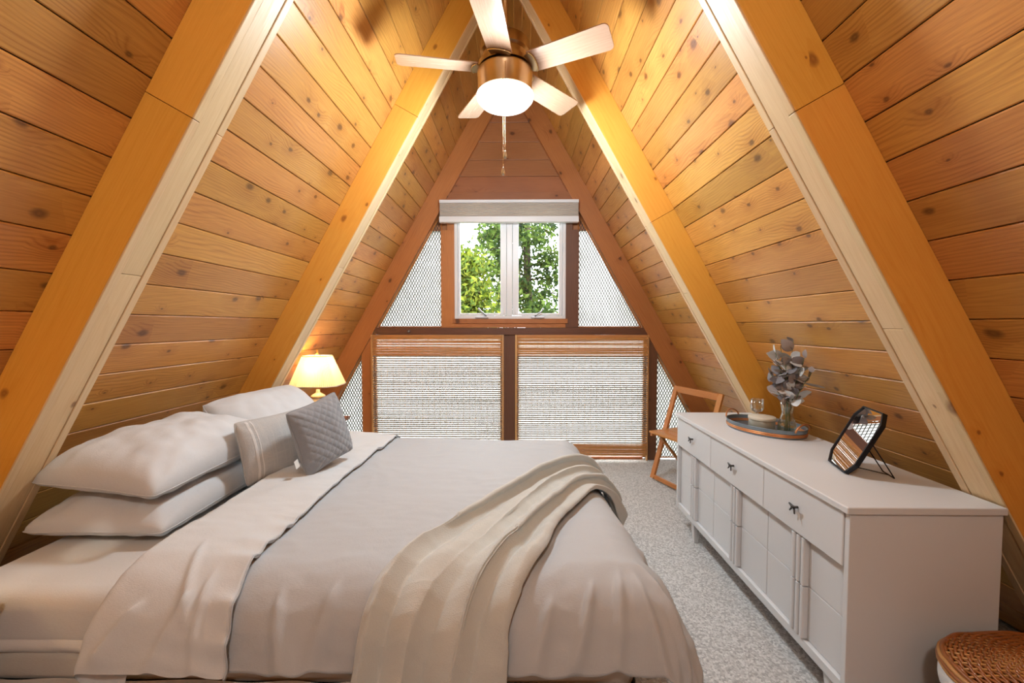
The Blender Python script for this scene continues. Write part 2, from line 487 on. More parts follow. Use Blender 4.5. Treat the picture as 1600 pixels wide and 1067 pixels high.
# rafters: two side boards with a recessed soffit board between them
def rafter(idx, side, y0, label, split=None, soff=None, solid=None):
    O, S, T = slope_frame(side)
    root = thing('trim_%d' % idx, label, 'beam', kind='structure')
    def s_lo(t): return t / KT
    def s_hi(t): return (HO0 - t * SA) / CA - 0.002
    def part(name, s0, s1, t0, t1, ya, yb, mat, soffit):
        def cut(s, t, lo):
            return max(s, s_lo(t)) if lo else min(s, s_hi(t))
        poly = [(cut(s0, t0, True), t0), (cut(s1, t0, False), t0), (cut(s1, t1, False), t1), (cut(s0, t1, True), t1)]
        cs = (poly[0][0] + poly[1][0]) / 2; ct = (t0 + t1) / 2; cy = (ya + yb) / 2
        h = (yb - ya) / 2
        c = O + S * cs + T * ct + Vector((0, cy, 0))
        if soffit:                       # local Y = world Y, local Z = T (up to handedness)
            Xv = S; Yv = Vector((0, 1, 0)); Zv = Xv.cross(Yv)
            sg = 1 if Zv.dot(T) > 0 else -1
            vs = [(s - cs, -h, (t - ct) * sg) for s, t in poly] + [(s - cs, h, (t - ct) * sg) for s, t in poly]
        else:                            # local Y = T, local Z = along the room
            Xv = S; Yv = T; Zv = Xv.cross(Yv)
            sg = 1 if Zv.y > 0 else -1
            vs = [(s - cs, t - ct, -h * sg) for s, t in poly] + [(s - cs, t - ct, h * sg) for s, t in poly]
        R = Matrix((Xv, Yv, Zv)).transposed().to_4x4()
        mb = MB().add(vs, [(0, 1, 2, 3), (7, 6, 5, 4), (0, 4, 5, 1), (1, 5, 6, 2), (2, 6, 7, 3), (3, 7, 4, 0)])
        return mb.build(name, mat, root, bevel=0.002, mtx=Matrix.Translation(c) @ R)
    if solid is not None:
        part('beam_timber', -1, 9, 0.0, BD, y0, y0 + solid, M['redwood'], False)
        return root
    g = 0.0008
    cuts = [-1.0, (split if split else 2.5), 9.0]
    scut = [-1.0, (soff if soff else 1.9), 9.0]
    for a, b in zip(cuts[:-1], cuts[1:]):
        part('side_board', a + g, b - g, 0.0, BD - 0.006, y0, y0 + 0.027, M['beam'], False)
        part('lit_edge_strip', a + g, b - g, BD - 0.006, BD, y0, y0 + 0.027, M['soffit'], True)  # added pale strip, painting the light cast on the side board's edge
        part('side_board', a + g, b - g, 0.0, BD - 0.006, y0 + BW - 0.027, y0 + BW, M['beam'], False)
        part('lit_edge_strip', a + g, b - g, BD - 0.006, BD, y0 + BW - 0.027, y0 + BW, M['soffit'], True)
    for a, b in zip(scut[:-1], scut[1:]):
        part('soffit_board', a + g, b - g, 0.0, BD - 0.003, y0 + 0.028, y0 + BW - 0.028, M['soffit'], True)
    return root

rafter(1, -1, FRAMES[1], 'bright orange pine rafter in front of the pillows', 2.41, 1.85)
rafter(2, 1, FRAMES[1], 'golden pine rafter beside the near end of dresser', 2.42, 1.64)
rafter(3, -1, FRAMES[2], 'pine rafter rising behind the head of the bed', 3.2, 2.1)
rafter(4, 1, FRAMES[2], 'pine rafter rising behind the far end of dresser', 2.42, 1.9)
rafter(5, -1, FRAMES[0], 'pine rafter at left beside the camera')
rafter(6, 1, FRAMES[0], 'pine rafter at right beside the camera')
rafter(7, -1, YE, 'reddish brown end rafter against the window wall, left slope', solid=0.11)
rafter(8, 1, YE, 'reddish brown end rafter against the window wall, right slope', solid=0.11)

# ------------------------------------------------------------------ front gable wall
wf = thing('wall_front', 'gable end wall of red brown boards, posts and wired glass', 'wall', kind='structure')
YF0, YF1 = YE + 0.025, YE + 0.10
def wall_board(name, x0, x1, z0, z1, mat, y0=YF0, y1=YF1):
    return board(name, x0, x1, y0, y1, z0, z1, mat, wf)
JL0, JL1, JR0, JR1 = -0.759, -0.626, 0.480, 0.607
wall_board('header_beam', -1.43, 1.29, 1.262, 1.332, M['darkwood'], YE + 0.005, YF1)
wall_board('post', -1.568, -1.465, 0.0, 1.262, M['redwood'])
wall_board('post', -0.136, -0.021, 0.0, 1.262, M['darkwood'])
wall_board('post', 1.303, 1.398, 0.0, 1.262, M['darkwood'])
wall_board('window_jamb', JL0, JL1, 1.332, 2.30, M['redwood'])
wall_board('window_jamb', JR0, JR1, 1.332, 2.30, M['darkwood'])
wall_board('window_jamb', JL0 + 0.06, JL1, 2.30, 2.57, M['redwood'])
wall_board('window_jamb', JR0, JR1 - 0.06, 2.30, 2.57, M['darkwood'])
wall_board('window_sill', JL1 - 0.02, JR0 + 0.02, 1.375, 1.421, M['redwood'], YE + 0.012, YF1)
wall_board('sill_board', JL1, JR0, 1.333, 1.375, M['redwood'])
wall_board('head_casing', -0.702, 0.552, 2.571, 2.665, M['gable'], YE + 0.01, YF1)
for x0, x1 in ((-1.465, -1.447), (-0.135 - 0.016, -0.135), (-0.021, -0.021 + 0.016), (1.292, 1.306)):
    wall_board('door_stop', x0, x1, 0.0, 1.262, M['stop'], YE + 0.0, YF0 - 0.001)
zs = [2.666, 2.829, 2.989, 3.161, 3.351, 3.53, 3.70]
for z0, z1 in zip(zs[:-1], zs[1:]):
    a, b = inner_x(z0 - 0.05) + 0.04, inner_x(z1 + 0.05) + 0.05
    wl = max(0.05, inner_x(z0))
    m = MB()
    h = (z1 - z0) / 2 - 0.0012
    xa, xb = inner_x(z0) + 0.02, max(0.01, inner_x(z1) + 0.02)
    poly = [(-xa, -h), (xa, -h), (xb, h), (-xb, h)]
    m.prism(poly, -0.02, 0.02)
    R = Matrix(((1, 0, 0), (0, 0, -1), (0, 1, 0))).to_4x4()
    m.build('plank', M['gable'], wf, bevel=0.003, mtx=Matrix.Translation((XC, YE + 0.065, (z0 + z1) / 2)) @ R)
# plain board above the shade between the casing and rafters
m = MB().prism([(-inner_x(2.30), 0), (inner_x(2.30), 0), (inner_x(2.67), 0.367), (-inner_x(2.67), 0.367)], -0.006, 0.006)
bk = MB()
for sx in (-1, 1):
    xs = JL0 + 0.06 if sx < 0 else JR1 - 0.06
    z0, z1 = 2.30, 2.665
    bk = MB().add([(xs, YE + 0.06, z0), (XC + sx * (inner_x(z0) + 0.03), YE + 0.06, z0), (XC + sx * (inner_x(z1) + 0.03), YE + 0.06, z1), (xs, YE + 0.06, z1),
                   (xs, YE + 0.09, z0), (XC + sx * (inner_x(z0) + 0.03), YE + 0.09, z0), (XC + sx * (inner_x(z1) + 0.03), YE + 0.09, z1), (xs, YE + 0.09, z1)],
                  [(0, 1, 2, 3), (7, 6, 5, 4), (0, 4, 5, 1), (1, 5, 6, 2), (2, 6, 7, 3), (3, 7, 4, 0)])
    bk.build('corner_board', M['gable'], wf)
mbk = MB().lathe([(0.0, 0.0), (0.006, 0.0), (0.006, 0.012), (0.012, 0.014), (0.012, 0.02), (0.0, 0.024)], 12)
mbk.build('bolt_head', M['steel'], wf, smooth=True, mtx=Matrix.Translation((-1.08, YE + 0.005, 1.298)) @ Matrix.Rotation(PI / 2, 4, 'X'))

# wired glass panes with a real diamond mesh
def clip_poly(seg, poly):
    """clip a 2D segment to a convex polygon (counter-clockwise)"""
    (x0, y0), (x1, y1) = seg
    t0, t1 = 0.0, 1.0
    dx, dy = x1 - x0, y1 - y0
    n = len(poly)
    for i in range(n):
        ax, ay = poly[i]; bx, by = poly[(i + 1) % n]
        nx, ny = -(by - ay), bx - ax
        num = nx * (x0 - ax) + ny * (y0 - ay)
        den = nx * dx + ny * dy
        if abs(den) < 1e-12:
            if num < 0: return None
            continue
        t = -num / den
        if den > 0: t0 = max(t0, t)
        else: t1 = min(t1, t)
        if t0 >= t1: return None
    return (x0 + dx * t0, y0 + dy * t0), (x0 + dx * t1, y0 + dy * t1)

DW, DH = 0.0275, 0.052
def wire_mesh(poly, y, r=0.0028):
    xs = [p[0] for p in poly]; zs_ = [p[1] for p in poly]
    x0, x1, z0, z1 = min(xs), max(xs), min(zs_), max(zs_)
    mb = MB()
    H = z1 - z0
    run = H / DH * DW
    for sgn in (1, -1):
        k = math.floor((x0 - run) / DW) - 1
        while k * DW < x1 + run:
            bx = k * DW
            seg = ((bx, z0), (bx + sgn * run, z1))
            c = clip_poly(seg, poly)
            if c and (abs(c[0][0] - c[1][0]) + abs(c[0][1] - c[1][1])) > 0.01:
                (a, b), (p, q) = c
                L = math.hypot(p - a, q - b)
                nx, nz = -(q - b) / L * r, (p - a) / L * r
                yy = y + (0.0006 if sgn > 0 else -0.0006)
                mb.add([(a + nx, yy - r, b + nz), (a - nx, yy - r, b - nz), (a - nx, yy + r, b - nz), (a + nx, yy + r, b + nz),
                        (p + nx, yy - r, q + nz), (p - nx, yy - r, q - nz), (p - nx, yy + r, q - nz), (p + nx, yy + r, q + nz)],
                       [(0, 1, 5, 4), (1, 2, 6, 5), (2, 3, 7, 6), (3, 0, 4, 7)])
            k += 1
    return mb

def pane(poly, y, parent, mesh=True, mesh_y=None):
    R = Matrix(((1, 0, 0), (0, 0, -1), (0, 1, 0))).to_4x4()
    MB().prism(poly, -0.003, 0.003).build('glass_pane', M['wired'] if mesh else M['frosted'], parent, mtx=Matrix.Translation((0, y, 0)) @ R)
    if not mesh: return
    w = wire_mesh(poly, (mesh_y or y - 0.008)).build('wire_mesh', M['wire'], parent, fix=False)
    w['kind'] = 'stuff'

def edge_bead(poly, y, parent, w=0.012, mat=None):
    for i in range(len(poly)):
        a = Vector((poly[i][0], y, poly[i][1])); b = Vector((poly[(i + 1) % len(poly)][0], y, poly[(i + 1) % len(poly)][1]))
        MB().tube([a, b], w * 0.6, 4).build('glazing_bead', mat or M['redwood'], parent)

def win(n, label):
    return thing('window_%d' % n, label, 'window', kind='structure')
g_in = 0.012
def rx(z, side): return XC + side * (inner_x(z) - g_in)
w2 = win(2, 'triangular wired glass pane left of the casement window')
zt = (HI0 - g_in - (XC - JL0)) * KT
pl = [(rx(1.337, -1), 1.337), (JL0, 1.337), (JL0, zt)]
pane(pl, YE + 0.07, w2); edge_bead(pl, YE + 0.055, w2)
w3 = win(3, 'triangular wired glass pane right of the casement window')
zt = (HI0 - g_in - (JR1 - XC)) * KT
pl = [(JR1, 1.337), (rx(1.337, 1), 1.337), (JR1, zt)]
pane(pl, YE + 0.07, w3); edge_bead(pl, YE + 0.055, w3)
w4 = win(4, 'low triangular wired glass pane beside the bedside lamp')
zt = (HI0 - g_in - (XC + 1.568)) * KT
pl = [(rx(0.02, -1), 0.02), (-1.568, 0.02), (-1.568, zt)]
pane(pl, YE + 0.07, w4); edge_bead(pl, YE + 0.055, w4)
w5 = win(5, 'low triangular wired glass pane behind the folding chair')
zt = (HI0 - g_in - (1.398 - XC)) * KT
pl = [(1.398, 0.02), (rx(0.02, 1), 0.02), (1.398, zt)]
pane(pl, YE + 0.07, w5); edge_bead(pl, YE + 0.055, w5)
for n, (x0, x1), lab in ((6, (-1.465, -0.136), 'tall glazed panel behind the left bamboo blind'), (7, (-0.021, 1.303), 'tall glazed panel behind the right bamboo blind')):
    w = win(n, lab)
    fw = 0.034
    board('frame_stile', x0, x0 + fw, YE + 0.045, YF1 - 0.005, 0.02, 1.26, M['redwood'], w)
    board('frame_stile', x1 - fw, x1, YE + 0.045, YF1 - 0.005, 0.02, 1.26, M['redwood'], w)
    board('frame_rail', x0 + fw, x1 - fw, YE + 0.045, YF1 - 0.005, 1.23, 1.26, M['redwood'], w)
    board('frame_rail', x0 + fw, x1 - fw, YE + 0.045, YF1 - 0.005, 0.0, 0.022, M['redwood'], w)
    pane([(x0 + fw, 0.022), (x1 - fw, 0.022), (x1 - fw, 1.23), (x0 + fw, 1.23)], YE + 0.075, w, mesh=False)

# casement window
w1 = win(1, 'white double casement window looking out on trees')
WZ0, WZ1 = 1.421, 2.56
yw0, yw1 = YE + 0.02, YE + 0.085
fx = 0.03
board('frame_side', JL1, JL1 + fx, yw0, yw1, WZ0, WZ1, M['white'], w1, 0.003)
board('frame_side', JR0 - fx, JR0, yw0, yw1, WZ0, WZ1, M['white'], w1, 0.003)
board('frame_sill', JL1 + fx, JR0 - fx, yw0, yw1, WZ0, WZ0 + 0.03, M['white'], w1, 0.003)
board('frame_head', JL1 + fx, JR0 - fx, yw0, yw1, WZ1 - 0.04, WZ1, M['white'], w1, 0.003)
MX0, MX1 = -0.105, -0.050
board('mullion', MX0, MX1, yw0, yw1, WZ0 + 0.03, WZ1 - 0.04, M['white'], w1, 0.003)
for sx0, sx1, g0, g1, lx in ((JL1 + fx + 0.002, MX0 - 0.002, -0.570, -0.168, -0.130), (MX1 + 0.002, JR0 - fx - 0.002, 0.013, 0.412, -0.022)):
    sash = bpy.data.objects.new('sash', None); COL.objects.link(sash); sash.parent = w1
    ys0, ys1 = yw0 + 0.012, yw1 - 0.012
    z0, z1 = WZ0 + 0.032, WZ1 - 0.042
    board('stile', sx0, g0, ys0, ys1, z0, z1, M['white'], sash, 0.004)
    board('stile', g1, sx1, ys0, ys1, z0, z1, M['white'], sash, 0.004)
    board('rail', g0, g1, ys0, ys1, z0, z0 + 0.024, M['white'], sash, 0.004)
    board('rail', g0, g1, ys0, ys1, z1 - 0.04, z1, M['white'], sash, 0.004)
    board('pane', g0, g1, (ys0 + ys1) / 2 - 0.002, (ys0 + ys1) / 2 + 0.002, z0 + 0.024, z1 - 0.04, M['glass'], sash, 0)
    m = MB().box(lx - 0.006, lx + 0.006, yw0 - 0.010, yw0 - 0.001, 1.475, 1.565)
    m.box(lx - 0.004, lx + 0.004, yw0 - 0.018, yw0 - 0.010, 1.49, 1.53)
    m.build('sash_lock', M['white'], w1, bevel=0.002)
for cx, s in ((-0.352, -1), (0.204, 1)):
    m = MB().box(cx - 0.065, cx + 0.065, yw0 - 0.022, yw0 - 0.001, 1.423, 1.441)
    c = m.build('crank_base', M['steel'], w1, bevel=0.004)
    m = MB().tube([(cx + (0.045 if s < 0 else -0.03), yw0 - 0.02, 1.447), (cx + (0.0 if s < 0 else 0.03), yw0 - 0.03, 1.49), (cx + (-0.035 if s < 0 else 0.055), yw0 - 0.026, 1.525)], [0.008, 0.007, 0.009], 8)
    m.build('crank_handle', M['steel'], w1, smooth=True)

# pleated shade, raised
sh = thing('pleated_shade', 'raised pale pleated shade above the casement window', 'shade', (-0.082, YE - 0.03, 2.571))
SXH = 0.676
def shade_part(name, z0, z1, y0, y1, mat=M['white'], bev=0.004):
    return MB().box(-SXH, SXH, y0, y1, z0, z1).build(name, mat, sh, bevel=bev)
shade_part('headrail', -0.03, 0.0, -0.035, 0.029)
m = MB()
npl = 9
prof = []
for k in range(npl * 2 + 1):
    prof.append((-0.026 if k % 2 == 0 else -0.036, -0.031 - (0.128) * k / (npl * 2)))
back = [(0.02, prof[-1][1]), (0.02, prof[0][1])]
pp = prof + back
n = len(pp)
m.add([(-SXH + 0.004, y, z) for y, z in pp] + [(SXH - 0.004, y, z) for y, z in pp],
      [(i, (i + 1) % n, n + (i + 1) % n, n + i) for i in range(n)] + [tuple(range(n - 1, -1, -1)), tuple(range(n, 2 * n))])
m.build('pleated_fabric', M['shade'], sh)
shade_part('bottom_rail', -0.216, -0.160, -0.038, 0.022)

# bamboo roll blinds
def blind(x0, x1, zbot, seed, label, group='bamboo blinds on the window wall'):
    rnd = random.Random(seed)
    t = thing('bamboo_blind', label, 'blind', ((x0 + x1) / 2, YE - 0.012, 0), group=group)
    w = (x1 - x0) / 2
    MB().box(-w, w, -0.006, 0.010, 1.235, 1.261).build('head_slat', M['bamboo'], t, bevel=0.002)
    def slat(z, h, y=0.0, backlit=False):
        key = (round(h, 5), backlit)
        if key not in blind.cache:
            mb = MB()
            n = 6
            prof = [(math.cos(a) * 0.0022, math.sin(a) * h / 2) for a in [2 * PI * (i + .5) / n for i in range(n)]]
            vs = [(-1, y_, z_) for y_, z_ in prof] + [(1, y_, z_) for y_, z_ in prof]
            mb.add(vs, [(i, (i + 1) % n, n + (i + 1) % n, n + i) for i in range(n)] + [tuple(range(n - 1, -1, -1)), tuple(range(n, 2 * n))])
            me = mb.mesh('slat', M['bamboo_grey'] if backlit else M['bamboo'])
            bm = bmesh.new(); bm.from_mesh(me); bmesh.ops.recalc_face_normals(bm, faces=bm.faces); bm.to_mesh(me); bm.free()
            blind.cache[key] = me
        o = link('slat', blind.cache[key], t)
        o.location = (rnd.uniform(-.002, .002), y, z)
        o.rotation_euler = (0, rnd.gauss(0, 0.0009), 0)
        o.scale = (w, 1, 1)
    z = 1.228
    while z > 1.055:                       # close-set slats of the valance
        slat(z, 0.0105); z -= 0.0108 if rnd.random() > 0.16 else 0.0135
    z = 1.046
    while z > 0.178:
        slat(z, 0.0128, 0.002, True); z -= 0.0205 + rnd.uniform(-0.0035, 0.0025)  # open slats take the grey painted for backlight
    z = 0.168
    while z > zbot + 0.006:
        slat(z, 0.0108); z -= 0.0109
    m = MB()
    k = -w + 0.03
    i = 0
    while k < w - 0.02:
        m.box(k - 0.0011, k + 0.0011, -0.0042, -0.0028, zbot, 1.235); k += 0.0585; i += 1
    c = m.build('warp_cords', M['cord'], t, fix=False); c['kind'] = 'stuff'
    # looped edge cord
    for sx in (-1, 1):
        pts = [(sx * (w - 0.008) + 0.006 * math.sin(j * 1.57), -0.008 - 0.002 * math.cos(j * 1.57), 1.23 - j * 0.0125) for j in range(int((1.23 - zbot) / 0.0125))]
        MB().tube(pts, 0.0022, 5).build('edge_cord', M['cord'], t, smooth=True)
    return t
blind.cache = {}
blind(-1.443, -0.153, 0.05, 3, 'bamboo slat blind on the window wall, nearer the bedside lamp')
blind(-0.003, 1.290, 0.05, 5, 'bamboo slat blind on the window wall, nearer the folding chair')

# ------------------------------------------------------------------ rear gable wall (behind the camera)
wb = thing('wall_back', 'gable end wall of boards behind the camera', 'wall', kind='structure')
zcur = 0.0
while zcur < 3.9:
    zn = min(zcur + 0.17, 3.98)
    a = outer_x(zcur) - 0.004
    b = max(0.01, outer_x(zn) - 0.004)
    R = Matrix(((1, 0, 0), (0, 0, -1), (0, 1, 0))).to_4x4()
    def piece(x0a, x1a, x0b, x1b):
        MB().add([(x0a, YB - 0.03, zcur), (x1a, YB - 0.03, zcur), (x1b, YB - 0.03, zn), (x0b, YB - 0.03, zn),
                  (x0a, YB, zcur), (x1a, YB, zcur), (x1b, YB, zn), (x0b, YB, zn)],
                 [(0, 1, 2, 3), (7, 6, 5, 4), (0, 4, 5, 1), (1, 5, 6, 2), (2, 6, 7, 3), (3, 7, 4, 0)]).build('plank', M['gable'], wb)
    piece(XC - a, XC + a, XC - b, XC + b)
    zcur = zn

# warm globe pendant hanging from the ridge behind the camera
pd = thing('pendant_light', 'warm glass globe pendant hanging behind the camera', 'lamp', (XC, -0.62, 2.62))
MB().lathe([(0.0, 1.395), (0.055, 1.395), (0.05, 1.37), (0.015, 1.35), (0.0, 1.35)], 24).build('ceiling_rose', M['brass'], pd, smooth=True)
MB().tube([(0, 0, 0.12), (0, 0, 1.36)], 0.004, 8).build('cord', M['black'], pd)
MB().lathe([(0.0, 0.14), (0.025, 0.138), (0.03, 0.11), (0.03, 0.092), (0.0, 0.09)], 24).build('cap', M['brass'], pd, smooth=True)
MB().lathe([(0.0, -0.10)] + [(0.10 * math.cos(q), 0.10 * math.sin(q)) for q in [(-80 + 10 * k) * PI / 180 for k in range(16)]] + [(0.03, 0.0915), (0.0, 0.0915)], 32).build('glass_globe', emissive('warm_globe', (1.0, 0.62, 0.28, 1), 4), pd, smooth=True)
pl_ = add_light('pendant_glow', 'POINT', (0, 0, -0.16), (0, 0, 0), 42, (1.0, 0.94, 0.85), shadow_soft_size=0.1)
pl_.parent = pd

# ------------------------------------------------------------------ bed
BX0, BX1, BY0, BY1, BZ = -1.70, 0.34, 1.13, 2.66, 0.58
bed = thing('bed', 'low bed with cream fitted sheet, its head against the sloping wall', 'bed', ((BX0 + BX1) / 2, (BY0 + BY1) / 2, 0))
bl = Vector(bed.location)
def rbox(x0, x1, y0, y1, z0, z1, r, nseg=5, sag=0.0, seed=0):
    """rounded box surface as a bmesh-bevelled cube subdivided for wrinkles"""
    bm = bmesh.new()
    bmesh.ops.create_cube(bm, size=1.0)
    for v in bm.verts:
        v.co = Vector(((x0 + x1) / 2 + v.co.x * (x1 - x0), (y0 + y1) / 2 + v.co.y * (y1 - y0), (z0 + z1) / 2 + v.co.z * (z1 - z0)))
    bmesh.ops.bevel(bm, geom=list(bm.edges), offset=r, segments=nseg, profile=0.5, affect='EDGES')
    for v in bm.verts: v.co -= bl
    me = bpy.data.meshes.new('m'); bm.to_mesh(me); bm.free()
    me.polygons.foreach_set('use_smooth', [True] * len(me.polygons))
    return me
def bedpart(name, me, mat):
    me.materials.append(mat)
    return link(name, me, bed)
mt = bedpart('mattress', rbox(BX0, BX1, BY0, BY1, 0.41, BZ, 0.05), M['sheet'])
sk = MB()
def hem(u, v):      # gathered sheet edge sagging under the mattress
    x = BX0 + (BX1 - BX0) * u
    wv = 0.012 * vnoise(x * 3.1, 0.3, 5) + 0.006 * vnoise(x * 11, 2.0)
    a = v * PI
    return Vector((x, BY0 + 0.012 - 0.026 * math.sin(a) * (0.8 + 0.5 * vnoise(x * 2, 9)), 0.455 - 0.055 * v + wv * math.sin(a))) - bl
sk.grid(hem, 90, 9)
sk.build('sheet_fold', M['sheet'], bed, smooth=True)
bedpart('box_spring', rbox(BX0, BX1, BY0 + 0.005, BY1 - 0.005, 0.31, 0.415, 0.03), M['skirt'])
def skirt(u, v):
    per = 2 * (BX1 - BX0) + 2 * (BY1 - BY0)
    d = u * per
    LX, LY = BX1 - BX0, BY1 - BY0
    if d < LX: x, y, nx, ny = BX0 + d, BY0, 0, -1
    elif d < LX + LY: x, y, nx, ny = BX1, BY0 + d - LX, 1, 0
    elif d < 2 * LX + LY: x, y, nx, ny = BX1 - (d - LX - LY), BY1, 0, 1
    else: x, y, nx, ny = BX0, BY1 - (d - 2 * LX - LY), -1, 0
    o = (0.008 + 0.012 * v) * (0.5 + 0.5 * math.sin(d * 24 + 2 * math.sin(d * 5)))
    return Vector((x + nx * o, y + ny * o, 0.335 - 0.325 * v)) - bl
MB().grid(skirt, 400, 6, closeu=True).build('bed_skirt', M['skirt'], bed, smooth=True)

# draping: flat cloth coordinates (u along X, v along Y) -> surface over the bed
def hang(s, r, thmax):
    """distance s past the start of an edge of radius r -> (outward, down)"""
    if s <= 0: return s, 0.0
    th = s / r
    if th < thmax: return r * math.sin(th), r * (1 - math.cos(th))
    e = s - r * thmax
    return r * math.sin(thmax) + e * math.cos(thmax), r * (1 - math.cos(thmax)) + e * math.sin(thmax)

DF = dict(xf=0.395, yn=1.095, yf=2.69, zt=0.632, rx=0.14, ry=0.15)
def drape(u, v, lift=0.0):
    XF = DF['xf'] + 0.052 * min(1.0, max(0.0, (2.3 - v) / 1.1))
    rx_, ry_ = DF['rx'] + lift, DF['ry'] + lift
    ox, dx = hang(u - (XF - DF['rx']), rx_, math.radians(74))
    oy, dy = hang((DF['yn'] + DF['ry']) - v, ry_, math.radians(84))
    oy2, dy2 = hang(v - (DF['yf'] - DF['ry']), ry_, math.radians(84))
    x = (XF - DF['rx']) + ox
    if v < DF['yn'] + DF['ry']: y = DF['yn'] + DF['ry'] - oy; dyy = dy
    elif v > DF['yf'] - DF['ry']: y = DF['yf'] - DF['ry'] + oy2; dyy = dy2
    else: y = v; dyy = 0.0
    d = math.sqrt(dx * dx + dyy * dyy) if (dx > 0 and dyy > 0) else dx + dyy
    z = DF['zt'] + lift - d
    # soft loft over the top
    puff = 0.016 * vnoise(u * 1.6, v * 1.6, 3.3) + 0.006 * vnoise(u * 4.2, v * 4.2, 8.1)
    wr = 0.0045 * (1 - 2 * abs(vnoise(u * 5 + 1.5 * vnoise(u * 3, v * 3), v * 9, 1.2))) + 0.0022 * vnoise(u * 15, v * 30, 4)
    side = min(1.0, d / 0.2)
    fold = side * (0.06 * (0.5 + 0.5 * math.sin((u if dyy > dx else v) * 17 + 4 * vnoise(u * 2.2, v * 2.2, 6))) * (0.6 + 0.6 * vnoise(u * 3, v * 3, 2)))
    n = Vector((1.0 if dx > dyy else 0.0, (-1.0 if v < 1.8 else 1.0) if dyy > dx else 0.0, 0)) if d > 0.05 else Vector((0, 0, 1))
    return Vector((x, y, z)) + Vector((0, 0, 1)) * (puff + wr) * (1 - 0.6 * side) + n * (fold * 0.5 + wr * side)

def ridge_line(u, v, a, b, w):
    dx, dy = b[0] - a[0], b[1] - a[1]
    L2 = dx * dx + dy * dy
    t = max(0.0, min(1.0, ((u - a[0]) * dx + (v - a[1]) * dy) / L2))
    d = math.hypot(u - a[0] - dx * t, v - a[1] - dy * t)
    return math.exp(-(d / (w * (0.6 + 0.9 * t))) ** 2) * min(1.0, t * 4.0 + 0.1)
GATHER = [((0.30, 1.20), (0.27, 0.92), 0.016), ((0.34, 1.19), (0.40, 0.94), 0.018), ((0.38, 1.22), (0.56, 0.98), 0.016),
          ((0.40, 1.28), (0.66, 1.12), 0.018), ((0.41, 1.42), (0.68, 1.32), 0.02), ((0.10, 1.12), (0.04, 0.92), 0.02),
          ((-0.52, 1.16), (-0.56, 0.93), 0.022), ((-0.68, 1.14), (-0.64, 0.93), 0.018), ((0.22, 1.16), (0.16, 0.95), 0.014)]
FOLDS = [((-0.90, 1.10), (-0.97, 0.90), 0.016), ((-0.88, 1.16), (-0.86, 0.90), 0.013), ((-1.02, 1.06), (-1.10, 0.93), 0.014), ((-0.98, 1.25), (-0.90, 1.02), 0.010)]
dv = thing('duvet', 'grey linen duvet spread over the bed with its top edge turned down', 'duvet', (-0.3, 1.9, 0.58))
dl = Vector(dv.location)
U0, U1, V0, V1 = -1.10, 0.375 + 0.33, 1.095 - 0.17, 2.69 + 0.30
def duv(a, b):
    u = U0 + (U1 - U0) * a
    v = V0 + (V1 - V0) * b
    p = drape(u, v, 0.015 * sum(ridge_line(u, v, *k) for k in GATHER) if v < 1.5 else 0.0)
    p.z = max(p.z, 0.20)
    return p - dl
o = MB().grid(duv, 240, 240).build('cover', M['duvet'], dv, smooth=True, fix=False)
sd = o.modifiers.new('thick', 'SOLIDIFY'); sd.thickness = 0.014; sd.offset = -1
# turned-down top edge: rolls over at the head end
FE = -0.80
def flap(a, b):
    v = (1.095 - 0.205) + (2.69 + 0.28 - (1.095 - 0.205)) * b
    wob = 0.02 * vnoise(v * 2.3, 0.7) + 0.008 * vnoise(v * 9, 3.1)
    hd = -1.125 + 0.02 * vnoise(v * 1.7, 5.2)
    if v < 1.2:                      # corner flares where it hangs over the side
        hd -= 0.05 * min(1, (1.2 - v) / 0.3)
    fe = FE + wob + (0.02 if v > 2.3 else 0.0)
    R = 0.026
    # profile: under layer -> roll -> top layer -> free edge
    if a < 0.12:
        t = a / 0.12; u = hd + 0.10 - (0.10 - R) * t; lift = -0.004
    elif a < 0.32:
        t = (a - 0.12) / 0.20; th = t * PI
        u = hd + R - R * math.sin(th); lift = -0.004 + R * (1 - math.cos(th))
    elif a < 0.94:
        t = (a - 0.32) / 0.62; u = hd + R + (fe - hd - R) * t
        lift = 0.048 - 0.026 * t ** 1.5 + 0.006 * vnoise(u * 9, v * 4, 7)
    else:
        t = (a - 0.94) / 0.06; u = fe + 0.003 - 0.006 * t; lift = 0.022 - 0.016 * t
    g = 0.009 * math.sin(v * 60 + 3 * vnoise(v * 8, 1)) * max(0, (a - 0.7) / 0.3) if v < 1.45 else 0.0
    if a > 0.3 and v < 1.3: g += 0.013 * sum(ridge_line(u, v, *k) for k in FOLDS)
    p = drape(u, v, lift + 0.002 + g)
    return p - dl
o = MB().grid(flap, 70, 220).build('turned_down_edge', M['flap'], dv, smooth=True)
# piping along the free edge
pts = [flap(0.955, j / 160) + Vector((0.002, 0, 0)) for j in range(161)]
MB().tube(pts, 0.0028, 6).build('piping', M['duvet'], dv, smooth=True)

